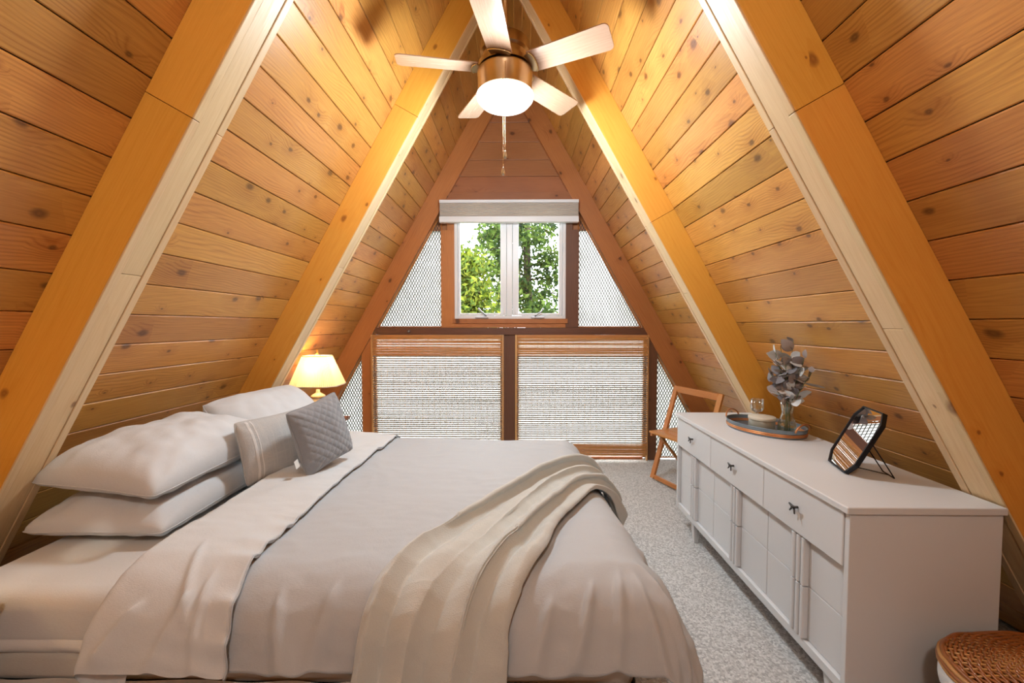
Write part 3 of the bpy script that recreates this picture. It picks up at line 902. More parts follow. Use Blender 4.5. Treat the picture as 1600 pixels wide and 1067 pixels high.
# throw blanket
th = thing('throw_blanket', 'cream fleece throw with deep folds, flung across the foot of the bed', 'blanket', (0.0, 1.5, 0.6))
tl = Vector(th.location)
ctrl = [(0.375 + 0.20, 2.02), (0.375 + 0.02, 1.96), (0.22, 1.83), (0.06, 1.58), (-0.07, 1.36), (-0.19, 1.14), (-0.24, 0.97), (-0.27, 0.70)]
wid = [0.34, 0.33, 0.29, 0.29, 0.34, 0.41, 0.43, 0.43]
def cat(tt):
    n = len(ctrl) - 1
    f = min(max(tt, 0), 0.99999) * n
    i = int(f); t = f - i
    P = [ctrl[max(0, min(n, i + k))] for k in (-1, 0, 1, 2)]
    W = [wid[max(0, min(n, i + k))] for k in (-1, 0, 1, 2)]
    def c(a, b, c_, d): return 0.5 * (2 * b + (c_ - a) * t + (2 * a - 5 * b + 4 * c_ - d) * t * t + (-a + 3 * b - 3 * c_ + d) * t ** 3)
    return c(P[0][0], P[1][0], P[2][0], P[3][0]), c(P[0][1], P[1][1], P[2][1], P[3][1]), c(*W)
def throw(a, b):
    s = b
    x, y, w = cat(s)
    x2, y2, _ = cat(min(1, s + 0.01)); x1, y1, _ = cat(max(0, s - 0.01))
    tx, ty = x2 - x1, y2 - y1
    L = math.hypot(tx, ty); tx /= L; ty /= L
    px_, py_ = ty, -tx            # across
    q = (a - 0.5)
    # gather: fold lines drift along the length
    drift = 0.35 * math.sin(s * 2.6 + 0.4) + 0.2 * vnoise(s * 3, 4.4)
    ph = (q * 2 * PI * 3.4 + drift * 4.0 + 1.5 * vnoise(q * 2.0, s * 2.5, 9))
    amp = 0.062 * (0.65 + 0.6 * vnoise(q * 3.1 + s * 1.2, s * 2.2, 2.2)) * (1 - 0.35 * max(0, s - 0.6) / 0.4)
    ridge = abs(math.sin(ph * 0.5)) ** 0.9
    r2 = 0.5 + 0.5 * math.sin(ph * 2.1 + 1.7 + 3 * s)
    lift = 0.014 + amp * ridge + 0.006 * r2 + 0.004 * vnoise(q * 10, s * 14, 1)
    edge = min(1.0, (0.5 - abs(q)) / 0.07)
    lift = 0.010 + (lift - 0.010) * (0.35 + 0.65 * edge)
    wob = 0.02 * vnoise(s * 6, 1.3 if q > 0 else 7.7) * abs(q) * 2
    off = q * w + wob + 0.016 * math.sin(ph + 0.6)
    p = drape(x + px_ * off, y + py_ * off, lift)
    return p - tl
o = MB().grid(throw, 110, 260).build('blanket_cloth', M['throw'], th, smooth=True, fix=False)
sd = o.modifiers.new('thick', 'SOLIDIFY'); sd.thickness = 0.008; sd.offset = -1

# ------------------------------------------------------------------ pillows and cushions
def cushion(name, label, cat, centre, U, V, half_t, mat, group=None, seed=0, pinch=0.10, wr=0.008, pw=2.4, quilt=0.0, n=64, sag=0.0, under=1.0, partname='cover'):
    """U, V: half-extent vectors; thickness along U x V"""
    U, V = Vector(U), Vector(V)
    lu, lv = U.length, V.length
    eu = U / lu
    ev = (V - eu * V.dot(eu)); ev.normalize()
    en = eu.cross(ev)
    root = thing(name, label, cat, centre, group=group)
    R = Matrix((eu, ev, en)).transposed()
    root.rotation_euler = R.to_euler()
    def surf(sgn):
        def f(a, b):
            x, y = a * 2 - 1, b * 2 - 1
            # corners stay out, edge middles pull in
            kx = 1 - pinch * (1 - abs(y) ** 2) * abs(x) ** 4 * 0.0 - pinch * (1 - y * y) * x * x * 0.8
            ky = 1 - pinch * (1 - x * x) * y * y * 0.8
            rc = 1 - 0.055 * (abs(x) * abs(y)) ** 6
            px_, py_ = x * lu * kx * rc, y * lv * ky * rc
            e = (max(0, 1 - abs(x) ** pw) * max(0, 1 - abs(y) ** pw)) ** 0.46
            z = half_t * e * (1.0 if sgn > 0 else under)
            bord = min(1 - abs(x), 1 - abs(y))
            nz = vnoise(px_ * 7 + seed * 3.1, py_ * 7, seed + sgn) * 1.2 + 0.7 * vnoise(px_ * 17 + seed, py_ * 17, seed * 2 + sgn)
            z += wr * nz * min(1, bord * 6)
            # radial puckers near corners
            cr = max(0.0, abs(x) + abs(y) - 1.15)
            ang = math.atan2(abs(y), abs(x))
            z += wr * 0.7 * math.sin(ang * 26 + seed) * cr * min(1, bord * 8)
            if quilt > 0:
                q = abs(math.sin((px_ + py_) * 78)) * abs(math.sin((px_ - py_) * 78))
                z += quilt * q ** 0.5 * min(1, bord * 8)
            z -= sag * (y if sag else 0)
            return (px_, py_, sgn * z)
        return f
    mb = MB()
    mb.grid(surf(1), n, n)
    mb.grid(lambda a, b: surf(-1)(1 - a, b), n, n)
    me = mb.mesh(partname, mat, True)
    bm = bmesh.new(); bm.from_mesh(me)
    bmesh.ops.remove_doubles(bm, verts=bm.verts, dist=0.0008)
    bmesh.ops.recalc_face_normals(bm, faces=bm.faces)
    bm.to_mesh(me); bm.free()
    me.polygons.foreach_set('use_smooth', [True] * len(me.polygons))
    o = link(partname, me, root)
    root['_'] = 0; del root['_']
    return root, surf

def seam(root, surf, mat, r=0.003, name='piping'):
    f = surf(1)
    pts = [f(t / 40, 0) for t in range(40)] + [f(1, t / 40) for t in range(40)] + [f(1 - t / 40, 1) for t in range(40)] + [f(0, 1 - t / 40) for t in range(40)]
    return MB().tube([(p[0], p[1], 0) for p in pts], r, 6, closed=True).build(name, mat, root, smooth=True)

PG = 'white bed pillows'
r_, s_ = cushion('bed_pillow', 'white pillow lying flat on the sheet, undermost of the near stack', 'pillow', (-1.49, 1.735, 0.634), (0, 0.365, 0.004), (-0.262, 0, 0.0), 0.118, M['pillow'], PG, 1, pinch=0.07, pw=3.0, wr=0.010, under=0.42)
seam(r_, s_, M['pillow'], 0.0015)
r_, s_ = cushion('bed_pillow', 'white plump pillow resting on another, nearest the orange rafter', 'pillow', (-1.475, 1.725, 0.792), (0.02, 0.345, 0.012), (-0.245, 0.02, 0.02), 0.148, M['pillow'], PG, 2, pinch=0.08, wr=0.012, pw=3.0, under=0.32)
seam(r_, s_, M['pillow'], 0.0015)
r_, s_ = cushion('bed_pillow', 'white pillow leaning on the wall in front of the bedside lamp', 'pillow', (-1.42, 2.38, 0.782), (0.05, 0.34, 0.0), (-0.17, 0.0, 0.165), 0.140, M['pillow'], PG, 3, pinch=0.05, pw=2.4, wr=0.010)
seam(r_, s_, M['pillow'], 0.0015)
ln, ls = cushion('accent_cushion', 'natural linen cushion with pale stripe, behind the grey cushion', 'cushion', (-1.135, 1.905, 0.795), (0.065, 0.175, 0.0), (-0.035, 0.015, 0.138), 0.062, M['linen'], None, 4, pinch=0.08, wr=0.005)
seam(ln, ls, M['linen'])
# woven stripes on both faces
for sgn in (1, -1):
    for a0, a1 in ((0.105, 0.135), (0.165, 0.18)):
        f = ls(sgn)
        m = MB().grid(lambda i, j: Vector(f(a0 + (a1 - a0) * i, 0.02 + 0.96 * j)) + Vector((0, 0, sgn * 0.0012)), 5, 40)
        m.build('stripe', M['linenstripe'], ln, smooth=True)
gc, gs = cushion('accent_cushion', 'dark grey quilted cushion with a white tag, propped on its corner', 'cushion', (-0.935, 1.93, 0.842), (0.050, 0.140, 0.028), (-0.045, -0.035, 0.150), 0.062, M['greycush'], None, 5, pinch=0.10, wr=0.006, quilt=0.0045, n=110)
seam(gc, gs, M['greycush'], 0.0035)
tg = MB().grid(lambda a, b: (-0.165 - 0.03 * a, -0.085 + 0.035 * b, 0.004 + 0.012 * a), 4, 4).build('care_tag', M['tag'], gc)

# ------------------------------------------------------------------ bedside lamps and tables
def nightstand(loc, sx, sy, h, label):
    t = thing('nightstand', label, 'table', loc)
    MB().box(-sx / 2, sx / 2, -sy / 2, sy / 2, h - 0.022, h).build('top', M['nightstand'], t, bevel=0.004)
    MB().box(-sx / 2 + .03, sx / 2 - .03, -sy / 2 + .03, sy / 2 - .03, h - 0.15, h - 0.0225).build('apron', M['nightstand'], t, bevel=0.003)
    d = MB().box(sx / 2 - .03, sx / 2 - .018, -sy / 2 + .05, sy / 2 - .05, h - 0.14, h - 0.035).build('drawer', M['nightstand'], t, bevel=0.003)
    MB().lathe([(0.0, 0.0), (0.006, 0.0), (0.006, 0.012), (0.013, 0.018), (0.010, 0.026), (0.0, 0.028)], 16).build('knob', M['pull'], d, smooth=True, mtx=Matrix.Translation((sx / 2 - .018, 0, h - .088)) @ Matrix.Rotation(PI / 2, 4, 'Y'))
    for ax in (-1, 1):
        for ay in (-1, 1):
            m = MB()
            cx, cy = ax * (sx / 2 - .05), ay * (sy / 2 - .05)
            a, b = 0.02, 0.013
            m.add([(cx - b, cy - b, 0), (cx + b, cy - b, 0), (cx + b, cy + b, 0), (cx - b, cy + b, 0), (cx - a, cy - a, h - .1501), (cx + a, cy - a, h - .1501), (cx + a, cy + a, h - .1501), (cx - a, cy + a, h - .1501)],
                  [(0, 3, 2, 1), (4, 5, 6, 7), (0, 1, 5, 4), (1, 2, 6, 5), (2, 3, 7, 6), (3, 0, 4, 7)])
            m.build('leg', M['nightstand'], t)
    return t
nightstand((-1.59, 3.19, 0), 0.40, 0.36, 0.602, 'dark wooden bedside table mostly hidden behind the far pillow')
nightstand((-1.635, 0.885, 0), 0.40, 0.39, 0.615, 'dark bedside table cut off by the left edge of the photo')

def lamp(loc, label, power):
    t = thing('bedside_lamp', label, 'lamp', loc)
    MB().lathe([(0.0, 0.0), (0.062, 0.0), (0.062, 0.012), (0.050, 0.020), (0.046, 0.030), (0.072, 0.060), (0.085, 0.095), (0.083, 0.130), (0.066, 0.160), (0.046, 0.176), (0.044, 0.182), (0.054, 0.190), (0.052, 0.198), (0.030, 0.212), (0.016, 0.220), (0.014, 0.245), (0.0, 0.246)], 40).build('base', M['ceramic'], t, smooth=True)
    for r, z in ((0.0475, 0.178), (0.055, 0.190)):
        MB().tube([(r * math.cos(2 * PI * k / 40), r * math.sin(2 * PI * k / 40), z) for k in range(40)], 0.0016, 6, closed=True).build('gold_band', M['gold'], t, smooth=True)
    # cut-corner pleated shade
    def outline(k, n, sx, sy, cut):
        pts = [(sx, -sy + cut), (sx, sy - cut), (sx - cut, sy), (-sx + cut, sy), (-sx, sy - cut), (-sx, -sy + cut), (-sx + cut, -sy), (sx - cut, -sy)]
        per = []
        tot = 0
        for i in range(8):
            a, b = pts[i], pts[(i + 1) % 8]
            L = math.hypot(b[0] - a[0], b[1] - a[1]); per.append((tot, L, a, b)); tot += L
        d = k / n * tot
        for t0, L, a, b in per:
            if d <= t0 + L + 1e-9:
                q = (d - t0) / L
                nx, ny = (b[1] - a[1]) / L, -(b[0] - a[0]) / L
                return a[0] + (b[0] - a[0]) * q, a[1] + (b[1] - a[1]) * q, nx, ny
    N = 320
    z0, z1 = 0.283, 0.512
    def shade(a, b):
        k = a * N
        s = 0.185 + (0.098 - 0.185) * b
        x, y, nx, ny = outline(k % N, N, s, s * 0.80, s * 0.30)
        w = 0.0022 * math.sin(k * PI / 2.0)
        return (x + nx * w, y + ny * w, z0 + (z1 - z0) * b)
    so = MB().grid(shade, N, 6, closeu=True).build('shade', M['lampshade'], t)
    for z, s in ((z0, 0.187), (z1, 0.100)):
        pts = [outline(k, 64, s, s * .8, s * .3)[:2] + (z,) for k in range(64)]
        MB().tube(pts, 0.004, 6, closed=True).build('shade_trim', M['ceramic'], t, smooth=True)
    # harp + finial
    pts = [(0.012, 0, 0.245)] + [(0.05 * math.cos(a), 0, 0.40 + 0.13 * math.sin(a)) for a in [(-0.6 + i * 0.2) * 1.0 for i in range(20)] if a < PI + 0.6] + [(-0.012, 0, 0.245)]
    MB().tube(pts, 0.0022, 6).build('harp', M['gold'], t, smooth=True)
    MB().lathe([(0.0, 0.528), (0.007, 0.528), (0.004, 0.538), (0.009, 0.549), (0.008, 0.560), (0.0, 0.566)], 16).build('finial', M['gold'], t, smooth=True)
    MB().lathe([(0.0, 0.30), (0.016, 0.305), (0.028, 0.34), (0.026, 0.37), (0.0, 0.392)], 20).build('bulb', emissive('bulb_glow_%s' % t.name, (1, 0.72, 0.4, 1), 6), t, smooth=True)
    l = bpy.data.lights.new('lamp_light', 'POINT'); l.energy = power; l.color = (1.0, 0.66, 0.30); l.shadow_soft_size = 0.05
    lo = bpy.data.objects.new('lamp_light', l); COL.objects.link(lo); lo.parent = t; lo.location = (0, 0, 0.44)
    return t
lamp((-1.585, 3.22, 0.602), 'cream ceramic lamp with pleated shade glowing behind the far pillow', 5.0)
lamp((-1.70, 0.80, 0.615), 'cream ceramic lamp with pleated shade on the near bedside table', 1.5)

# ------------------------------------------------------------------ ceiling fan
FX, FY, BLZ = -0.065, 2.22, 2.705
fan = thing('ceiling_fan', 'brass ceiling fan with five wooden blades and lit glass bowl', 'fan', (FX, FY, BLZ))
MB().lathe([(0.0, 1.20), (0.07, 1.20), (0.068, 1.16), (0.04, 1.10), (0.02, 1.085), (0.0, 1.085)], 32).build('canopy', M['brass'], fan, smooth=True)
MB().lathe([(0.008, 0.165), (0.008, 1.09)], 16).build('downrod', M['brass'], fan, smooth=True)
autosmooth(MB().lathe([(0.0, 0.170), (0.05, 0.166), (0.10, 0.152), (0.128, 0.130), (0.132, 0.10), (0.132, 0.075), (0.118, 0.066), (0.118, 0.03), (0.142, 0.02), (0.142, -0.005), (0.10, -0.012), (0.0, -0.012)], 48).build('motor_housing', M['brass'], fan))
band = autosmooth(MB().lathe([(0.0, -0.013), (0.138, -0.013), (0.146, -0.020), (0.147, -0.028), (0.144, -0.034), (0.1445, -0.128), (0.140, -0.1285), (0.0, -0.1285)], 56).build('light_band', M['brass'], fan))
MB().lathe([(0.0, -0.1995), (0.05, -0.198), (0.095, -0.190), (0.130, -0.174), (0.149, -0.152), (0.151, -0.136), (0.1415, -0.129), (0.0, -0.129)], 48).build('glass_bowl', M['bowl'], fan, smooth=True)
for i in range(5):
    a = math.radians(45.6 + 72 * i)
    Rz = Matrix.Rotation(a, 4, 'Z') @ Matrix.Rotation(math.radians(-13), 4, 'X')
    # blade outline along local X
    r0, r1, hw0, hw1, cr = 0.150, 0.562, 0.064, 0.074, 0.026
    poly = [(r0, -hw0), ]
    for k in range(7): q = -PI / 2 + k * PI / 12; poly.append((r1 - cr + cr * math.cos(q), -hw1 + cr + cr * math.sin(q)))
    for k in range(7): q = k * PI / 12; poly.append((r1 - cr + cr * math.cos(q), hw1 - cr + cr * math.sin(q)))
    poly.append((r0, hw0))
    bo = MB().prism(poly, -0.003, 0.003).build('blade', M['blade'], fan, mtx=Rz, bevel=0.001)
    # curved brass blade holder with a raised arc rim
    poly = [(0.085, -0.030), (0.140, -0.052), (0.158, -0.058)] + [(0.158 + 0.020 * math.cos(q), 0.058 * math.sin(q)) for q in [(-PI / 2 + PI * k / 10) for k in range(1, 10)]] + [(0.158, 0.058), (0.140, 0.052), (0.085, 0.030)]
    MB().prism(poly, -0.009, -0.0035).build('blade_bracket', M['brass'], fan, mtx=Rz, bevel=0.001)
    pts = [(0.158 + 0.020 * math.cos(q), 0.058 * math.sin(q), -0.008) for q in [(-PI / 2 + PI * k / 16) for k in range(17)]]
    MB().tube(pts, 0.0035, 6).build('bracket_rim', M['chain'], fan, smooth=True, mtx=Rz)
def chain(x, y, z0, z1, r):
    m = MB()
    n = int((z0 - z1) / 0.0075)
    for k in range(n):
        z = z0 - k * 0.0075
        m.lathe([(0.0, z + 0.0028), (r, z + 0.0012), (r, z - 0.0012), (0.0, z - 0.0028)], 6)
    m.tube([(x * 0, 0, z0), (0, 0, z1)], r * 0.4, 5)
    return m
for (x, y, zt_, zb_) in ((0.004, -0.150, -0.05, -0.48), (-0.006, -0.157, -0.10, -0.565)):
    c = chain(0, 0, zt_, zb_, 0.0019).build('pull_chain', M['chain'], fan, mtx=Matrix.Translation((x, y, 0)), smooth=True)
    MB().lathe([(0.0, 0.0), (0.003, -0.002), (0.005, -0.012), (0.010, -0.028), (0.0085, -0.038), (0.0, -0.042)], 12).build('fob', M['crystal'], c, smooth=True, mtx=Matrix.Translation((0, 0, zb_)))
fl_ = add_light('fan_light', 'POINT', (0, 0, -0.26), (0, 0, 0), 62, (0.82, 0.93, 1.0), shadow_soft_size=0.13)
fl_.parent = fan

# ------------------------------------------------------------------ dresser
DX0, DX1, DY0, DY1, DZ = 1.068, 1.566, 1.312, 2.735, 0.772
dr = thing('dresser', 'long low white dresser with nine drawers along the right wall', 'dresser', ((DX0 + DX1) / 2, (DY0 + DY1) / 2, 0))
drl = Vector(dr.location)
def dbox(name, x0, x1, y0, y1, z0, z1, mat=M['dresser'], bevel=0.002, parent=None):
    return MB().box(x0 - drl.x, x1 - drl.x, y0 - drl.y, y1 - drl.y, z0, z1).build(name, mat, parent or dr, bevel=bevel)
dbox('top', DX0 - 0.010, DX1, DY0 - 0.010, DY1 + 0.010, DZ - 0.024, DZ, bevel=0.004)
dbox('side_panel', DX0 + 0.006, DX1 - 0.004, DY0, DY0 + 0.020, 0.135, DZ - 0.0242)
dbox('side_panel', DX0 + 0.006, DX1 - 0.004, DY1 - 0.020, DY1, 0.135, DZ - 0.0242)
dbox('back_panel', DX1 - 0.018, DX1 - 0.006, DY0 + 0.0202, DY1 - 0.0202, 0.15, DZ - 0.0242)
dbox('bottom_rail', DX0 + 0.010, DX1 - 0.02, DY0 + 0.0202, DY1 - 0.0202, 0.135, 0.170)
dbox('case_body', DX0 + 0.050, DX1 - 0.0185, DY0 + 0.0203, DY1 - 0.0203, 0.1702, DZ - 0.0244)
ys = [DY0 + 0.021, 1.768, 2.256, DY1 - 0.021]
pull_me = None
for i in range(3):
    y0, y1 = ys[i] + 0.0012, ys[i + 1] - 0.0012
    d = dbox('drawer', DX0 + 0.002, DX0 + 0.0495, y0, y1, 0.562, DZ - 0.026, bevel=0.003)
    yc, zc = (ys[i] + ys[i + 1]) / 2 - drl.y, 0.662
    m = MB()
    xf = DX0 + 0.002 - drl.x
    m.tube([(xf, yc, zc), (xf - 0.018, yc, zc)], 0.0048, 10)
    m.tube([(xf - 0.018, yc - 0.022, zc + 0.008), (xf - 0.020, yc, zc + 0.002), (xf - 0.018, yc + 0.022, zc + 0.008)], [0.003, 0.0065, 0.003], 8)
    m.tube([(xf - 0.017, yc - 0.004, zc), (xf - 0.022, yc - 0.015, zc - 0.020)], [0.004, 0.0025], 8)
    m.tube([(xf - 0.017, yc + 0.004, zc), (xf - 0.022, yc + 0.013, zc - 0.016)], [0.004, 0.0025], 8)
    m.build('pull', M['pull'], d, smooth=True)
    for z0, z1 in ((0.3755, 0.557), (0.1715, 0.3735)):
        d = dbox('drawer', DX0 + 0.026, DX0 + 0.0495, y0, y1, z0, z1, bevel=0.003)
        yc = (ys[i] + ys[i + 1]) / 2
        for k in (-1, 0, 1):
            cy = yc + k * 0.027
            m = MB()
            prof = [(DX0 + 0.026, cy - 0.0095), (DX0 + 0.010, cy - 0.0095), (DX0 + 0.005, cy - 0.007), (DX0 + 0.0035, cy), (DX0 + 0.005, cy + 0.007), (DX0 + 0.010, cy + 0.0095), (DX0 + 0.026, cy + 0.0095)]
            m.prism([(x - drl.x, y - drl.y) for x, y in prof], z0 + 0.002, z1 - 0.002)
            m.build('reeded_pull', M['dresser'], d, bevel=0.0012)
for lx in (DX0 + 0.045, DX1 - 0.07):
    for ly in (DY0 + 0.10, DY1 - 0.21):
        m = MB()
        a, b = 0.021, 0.012
        x, y = lx - drl.x, ly - drl.y
        m.add([(x - b, y - b, 0), (x + b, y - b, 0), (x + b, y + b, 0), (x - b, y + b, 0), (x - a, y - a, .1348), (x + a, y - a, .1348), (x + a, y + a, .1348), (x - a, y + a, .1348)],
              [(0, 3, 2, 1), (4, 5, 6, 7), (0, 1, 5, 4), (1, 2, 6, 5), (2, 3, 7, 6), (3, 0, 4, 7)])
        m.build('leg', M['dresser'], dr, bevel=0.002)

# ------------------------------------------------------------------ things on the dresser
TZ = DZ
tr = thing('serving_tray', 'oval galvanised metal tray with copper trim on the dresser', 'tray', (1.375, 2.275, TZ), math.radians(-67))
ta, tb = 0.205, 0.148
N = 64
autosmooth(MB().lathe([(0.0, 0.0), (0.99, 0.0), (1.0, 0.002), (1.03, 0.044), (1.012, 0.044), (0.985, 0.006), (0.0, 0.006)], N, ax=ta, ay=tb).build('pan', M['galv'], tr), 50)
for z, r, mt_ in ((0.013, 1.008, 'copper'), (0.021, 1.013, 'copper')):
    MB().tube([(r * ta * math.cos(2 * PI * k / N), r * tb * math.sin(2 * PI * k / N), z) for k in range(N)], 0.0052, 6, closed=True).build('copper_rib', M[mt_], tr, smooth=True)
MB().tube([(1.024 * ta * math.cos(2 * PI * k / N), 1.024 * tb * math.sin(2 * PI * k / N), 0.0445) for k in range(N)], 0.0025, 6, closed=True).build('rolled_rim', M['galv'], tr, smooth=True)
for sgn in (-1, 1):
    pts = [(sgn * (ta * 0.985 + 0.012 * math.sin(q)), -0.052 * math.cos(q), 0.038 + 0.042 * math.sin(q)) for q in [PI * k / 16 for k in range(17)]]
    MB().tube(pts, 0.0045, 8).build('handle', M['copper'], tr, smooth=True)
TT = TZ + 0.0062
cd = thing('candle_jar', 'round grey green candle jar with pale lid on the tray', 'candle', (1.335, 2.235, TT))
autosmooth(MB().lathe([(0.0, 0.0), (0.060, 0.0), (0.063, 0.004), (0.063, 0.062), (0.060, 0.066), (0.0, 0.066)], 40).build('jar', M['candle'], cd), 50)
autosmooth(MB().lathe([(0.0, 0.0665), (0.0655, 0.0665), (0.0665, 0.070), (0.0665, 0.079), (0.064, 0.082), (0.0, 0.083)], 40).build('lid', M['lid'], cd), 50)
wg = thing('wine_glass', 'small clear stemmed glass standing behind the candle jar', 'glass', (1.395, 2.385, TT))
MB().lathe([(0.0, 0.0), (0.032, 0.0), (0.031, 0.003), (0.006, 0.007), (0.004, 0.02), (0.004, 0.062), (0.010, 0.070), (0.028, 0.082), (0.035, 0.098), (0.034, 0.150), (0.032, 0.150), (0.033, 0.100), (0.026, 0.086), (0.006, 0.073), (0.0, 0.072)], 40).build('glass_body', M['clearglass'], wg, smooth=True)
VX, VY = 1.432, 2.175
vs_ = thing('vase', 'clear waisted glass vase holding dried eucalyptus on the tray', 'vase', (VX, VY, TT))
MB().lathe([(0.0, 0.0), (0.038, 0.0), (0.043, 0.006), (0.045, 0.03), (0.042, 0.060), (0.029, 0.094), (0.025, 0.115), (0.029, 0.145), (0.035, 0.170), (0.033, 0.170), (0.027, 0.144), (0.023, 0.115), (0.027, 0.094), (0.040, 0.060), (0.0425, 0.03), (0.040, 0.010), (0.0, 0.008)], 40).build('glass_body', M['clearglass'], vs_, smooth=True)
MB().lathe([(0.0, 0.0085), (0.0395, 0.0105), (0.0418, 0.03), (0.0395, 0.058), (0.0, 0.059)], 32).build('water', M['water'], vs_, smooth=True)

eu = thing('eucalyptus_bunch', 'bunch of grey mauve dried eucalyptus stems in the glass vase', 'plant', (VX, VY, TT + 0.012))
rnd = random.Random(11)
def leaf_mesh(L, W, mat, curl, seed):
    def f(a, b):
        t = b
        w = W * (math.sin(PI * min(1, t * 0.97 + 0.02)) ** 0.62) * (1.08 - 0.25 * t)
        x = (a - 0.5) * 2 * w
        return (x, t * L, curl * (t * t) * L - 0.22 * abs(a - 0.5) * w + 0.002 * vnoise(a * 4, b * 4, seed))
    m = MB().grid(f, 7, 9)
    return m.mesh('leaf', mat, True)
lm = []
for k in range(12):
    lm.append(leaf_mesh(rnd.uniform(0.05, 0.085), rnd.uniform(0.018, 0.031), M['leaf'][k % 4], rnd.uniform(-0.35, 0.3), k))
stems = [((-0.058, 0.02), 0.42), ((-0.035, -0.03), 0.36), ((0.015, -0.01), 0.48), ((0.03, -0.075), 0.40), ((-0.01, 0.05), 0.44), ((0.045, -0.11), 0.33), ((-0.07, 0.03), 0.30), ((0.005, -0.03), 0.38)]
for (dx, dy), h in stems:
    base = Vector((rnd.uniform(-.018, .018), rnd.uniform(-.018, .018), 0.0))
    neck = Vector((dx * 0.12 + rnd.uniform(-.006, .006), dy * 0.12, 0.11))
    tip = Vector((dx, dy, h))
    pts = []
    for k in range(13):
        t = k / 12
        p = base * (1 - t) ** 2 + neck * 2 * t * (1 - t) * 0.9 + tip * t * t
        p.z = h * t
        if 0.08 < p.z < 0.16: p.x *= 0.7; p.y *= 0.7
        pts.append(p)
    MB().tube(pts, [0.0022] * 10 + [0.0015] * 3, 6).build('stem', M['stem'], eu, smooth=True)
    nl = 7
    for j in range(nl):
        t = 0.46 + 0.54 * j / (nl - 1)
        i = min(11, int(t * 12)); q = t * 12 - i
        p = pts[i].lerp(pts[i + 1], q)
        if p.z < 0.165: continue
        for sgn in ((1, -1) if j < nl - 1 else (1,)):
            az = rnd.uniform(0, 2 * PI)
            if sgn < 0: az = az0 + PI + rnd.uniform(-.5, .5)
            az0 = az
            el = rnd.uniform(-0.15, 0.75) if j < nl - 1 else rnd.uniform(0.9, 1.4)
            dirv = Vector((math.cos(az) * math.cos(el), math.sin(az) * math.cos(el), math.sin(el)))
            # keep clear of the sloping wall
            wx = XC + outer_x(TT + p.z + 0.06) - 0.03
            if VX + p.x + dirv.x * 0.085 > wx: dirv.x = -abs(dirv.x)
            dirv.normalize()
            tw = Vector((rnd.uniform(-1, 1), rnd.uniform(-1, 1), rnd.uniform(-.3, 1)))
            side = dirv.cross(tw); side.normalize()
            nrm = side.cross(dirv)
            R = Matrix((side, dirv, nrm)).transposed().to_4x4()
            sc = rnd.uniform(0.75, 1.15) * (0.7 if j == nl - 1 else 1.0)
            o = link('leaf', rnd.choice(lm), eu, Matrix.Translation(p) @ R @ Matrix.Scale(sc, 4))

# octagonal mirror on a wire easel
mi = thing('table_mirror', 'black framed eight sided mirror on a wire easel', 'mirror', (1.308, 1.672, TZ))
ml = Vector(mi.location)
Fp = Vector((1.286, 1.600, TZ + 0.004)); Gp = Vector((1.331, 1.743, TZ + 0.004))
wv = (Gp - Fp); wlen = wv.length; wv.normalize()
hv = Vector((wv.y, -wv.x, 0)) * 0.118 + Vector((0, 0, 0.243)); hlen = hv.length; hv.normalize()
nv = hv.cross(wv)
if nv.x > 0: nv = -nv
mid = (Fp + Gp) / 2
cutw, cuth = 0.033, 0.046
def octo(inset):
    w, h = wlen / 2, hlen
    pts = [(-w, 0), (w, 0), (w + cutw, cuth), (w + cutw, h - cuth), (w, h), (-w, h), (-w - cutw, h - cuth), (-w - cutw, cuth)]
    cx, cy = 0, h / 2
    return [(cx + (x - cx) * (1 - inset / (wlen / 2 + cutw)), cy + (y - cy) * (1 - inset / (h / 2))) for x, y in pts]
def mp(x, y, d): return mid + wv * x + hv * y + nv * d - ml
mb = MB()
outer, innr = octo(0), octo(0.006)
vs = [mp(x, y, 0.006) for x, y in outer] + [mp(x, y, 0.006) for x, y in innr] + [mp(x, y, -0.010) for x, y in outer] + [mp(x, y, 0.001) for x, y in innr]
fs = []
for i in range(8):
    j = (i + 1) % 8
    fs += [(i, j, 8 + j, 8 + i), (i, 16 + i, 16 + j, j), (8 + i, 8 + j, 24 + j, 24 + i)]
fs.append(tuple(16 + i for i in range(8)))
mb.add(vs, fs).build('frame', M['black'], mi)
MB().add([mp(x, y, 0.0015) for x, y in octo(0.0055)], [tuple(range(8))]).build('mirror_glass', M['mirror'], mi, fix=False)
foot = Vector((1.432, 1.552, TZ + 0.003)) - ml
foot2 = foot + wv * 0.02
topb = mp(-0.03, hlen * 0.62, -0.010); topb2 = mp(0.03, hlen * 0.62, -0.010)
MB().tube([mp(-0.045, hlen * 0.60, -0.011), foot, foot2 + wv * 0.06, mp(0.045, hlen * 0.60, -0.011)], 0.0024, 6).build('easel_wire', M['black'], mi, smooth=True)
MB().tube([mp(0.0, hlen * 0.2, -0.011), mp(-0.01, hlen * 0.12, -0.04), (foot + foot2 + wv * 0.06) / 2 + Vector((0, 0, 0.0))], 0.0018, 6).build('easel_strut', M['black'], mi, smooth=True)

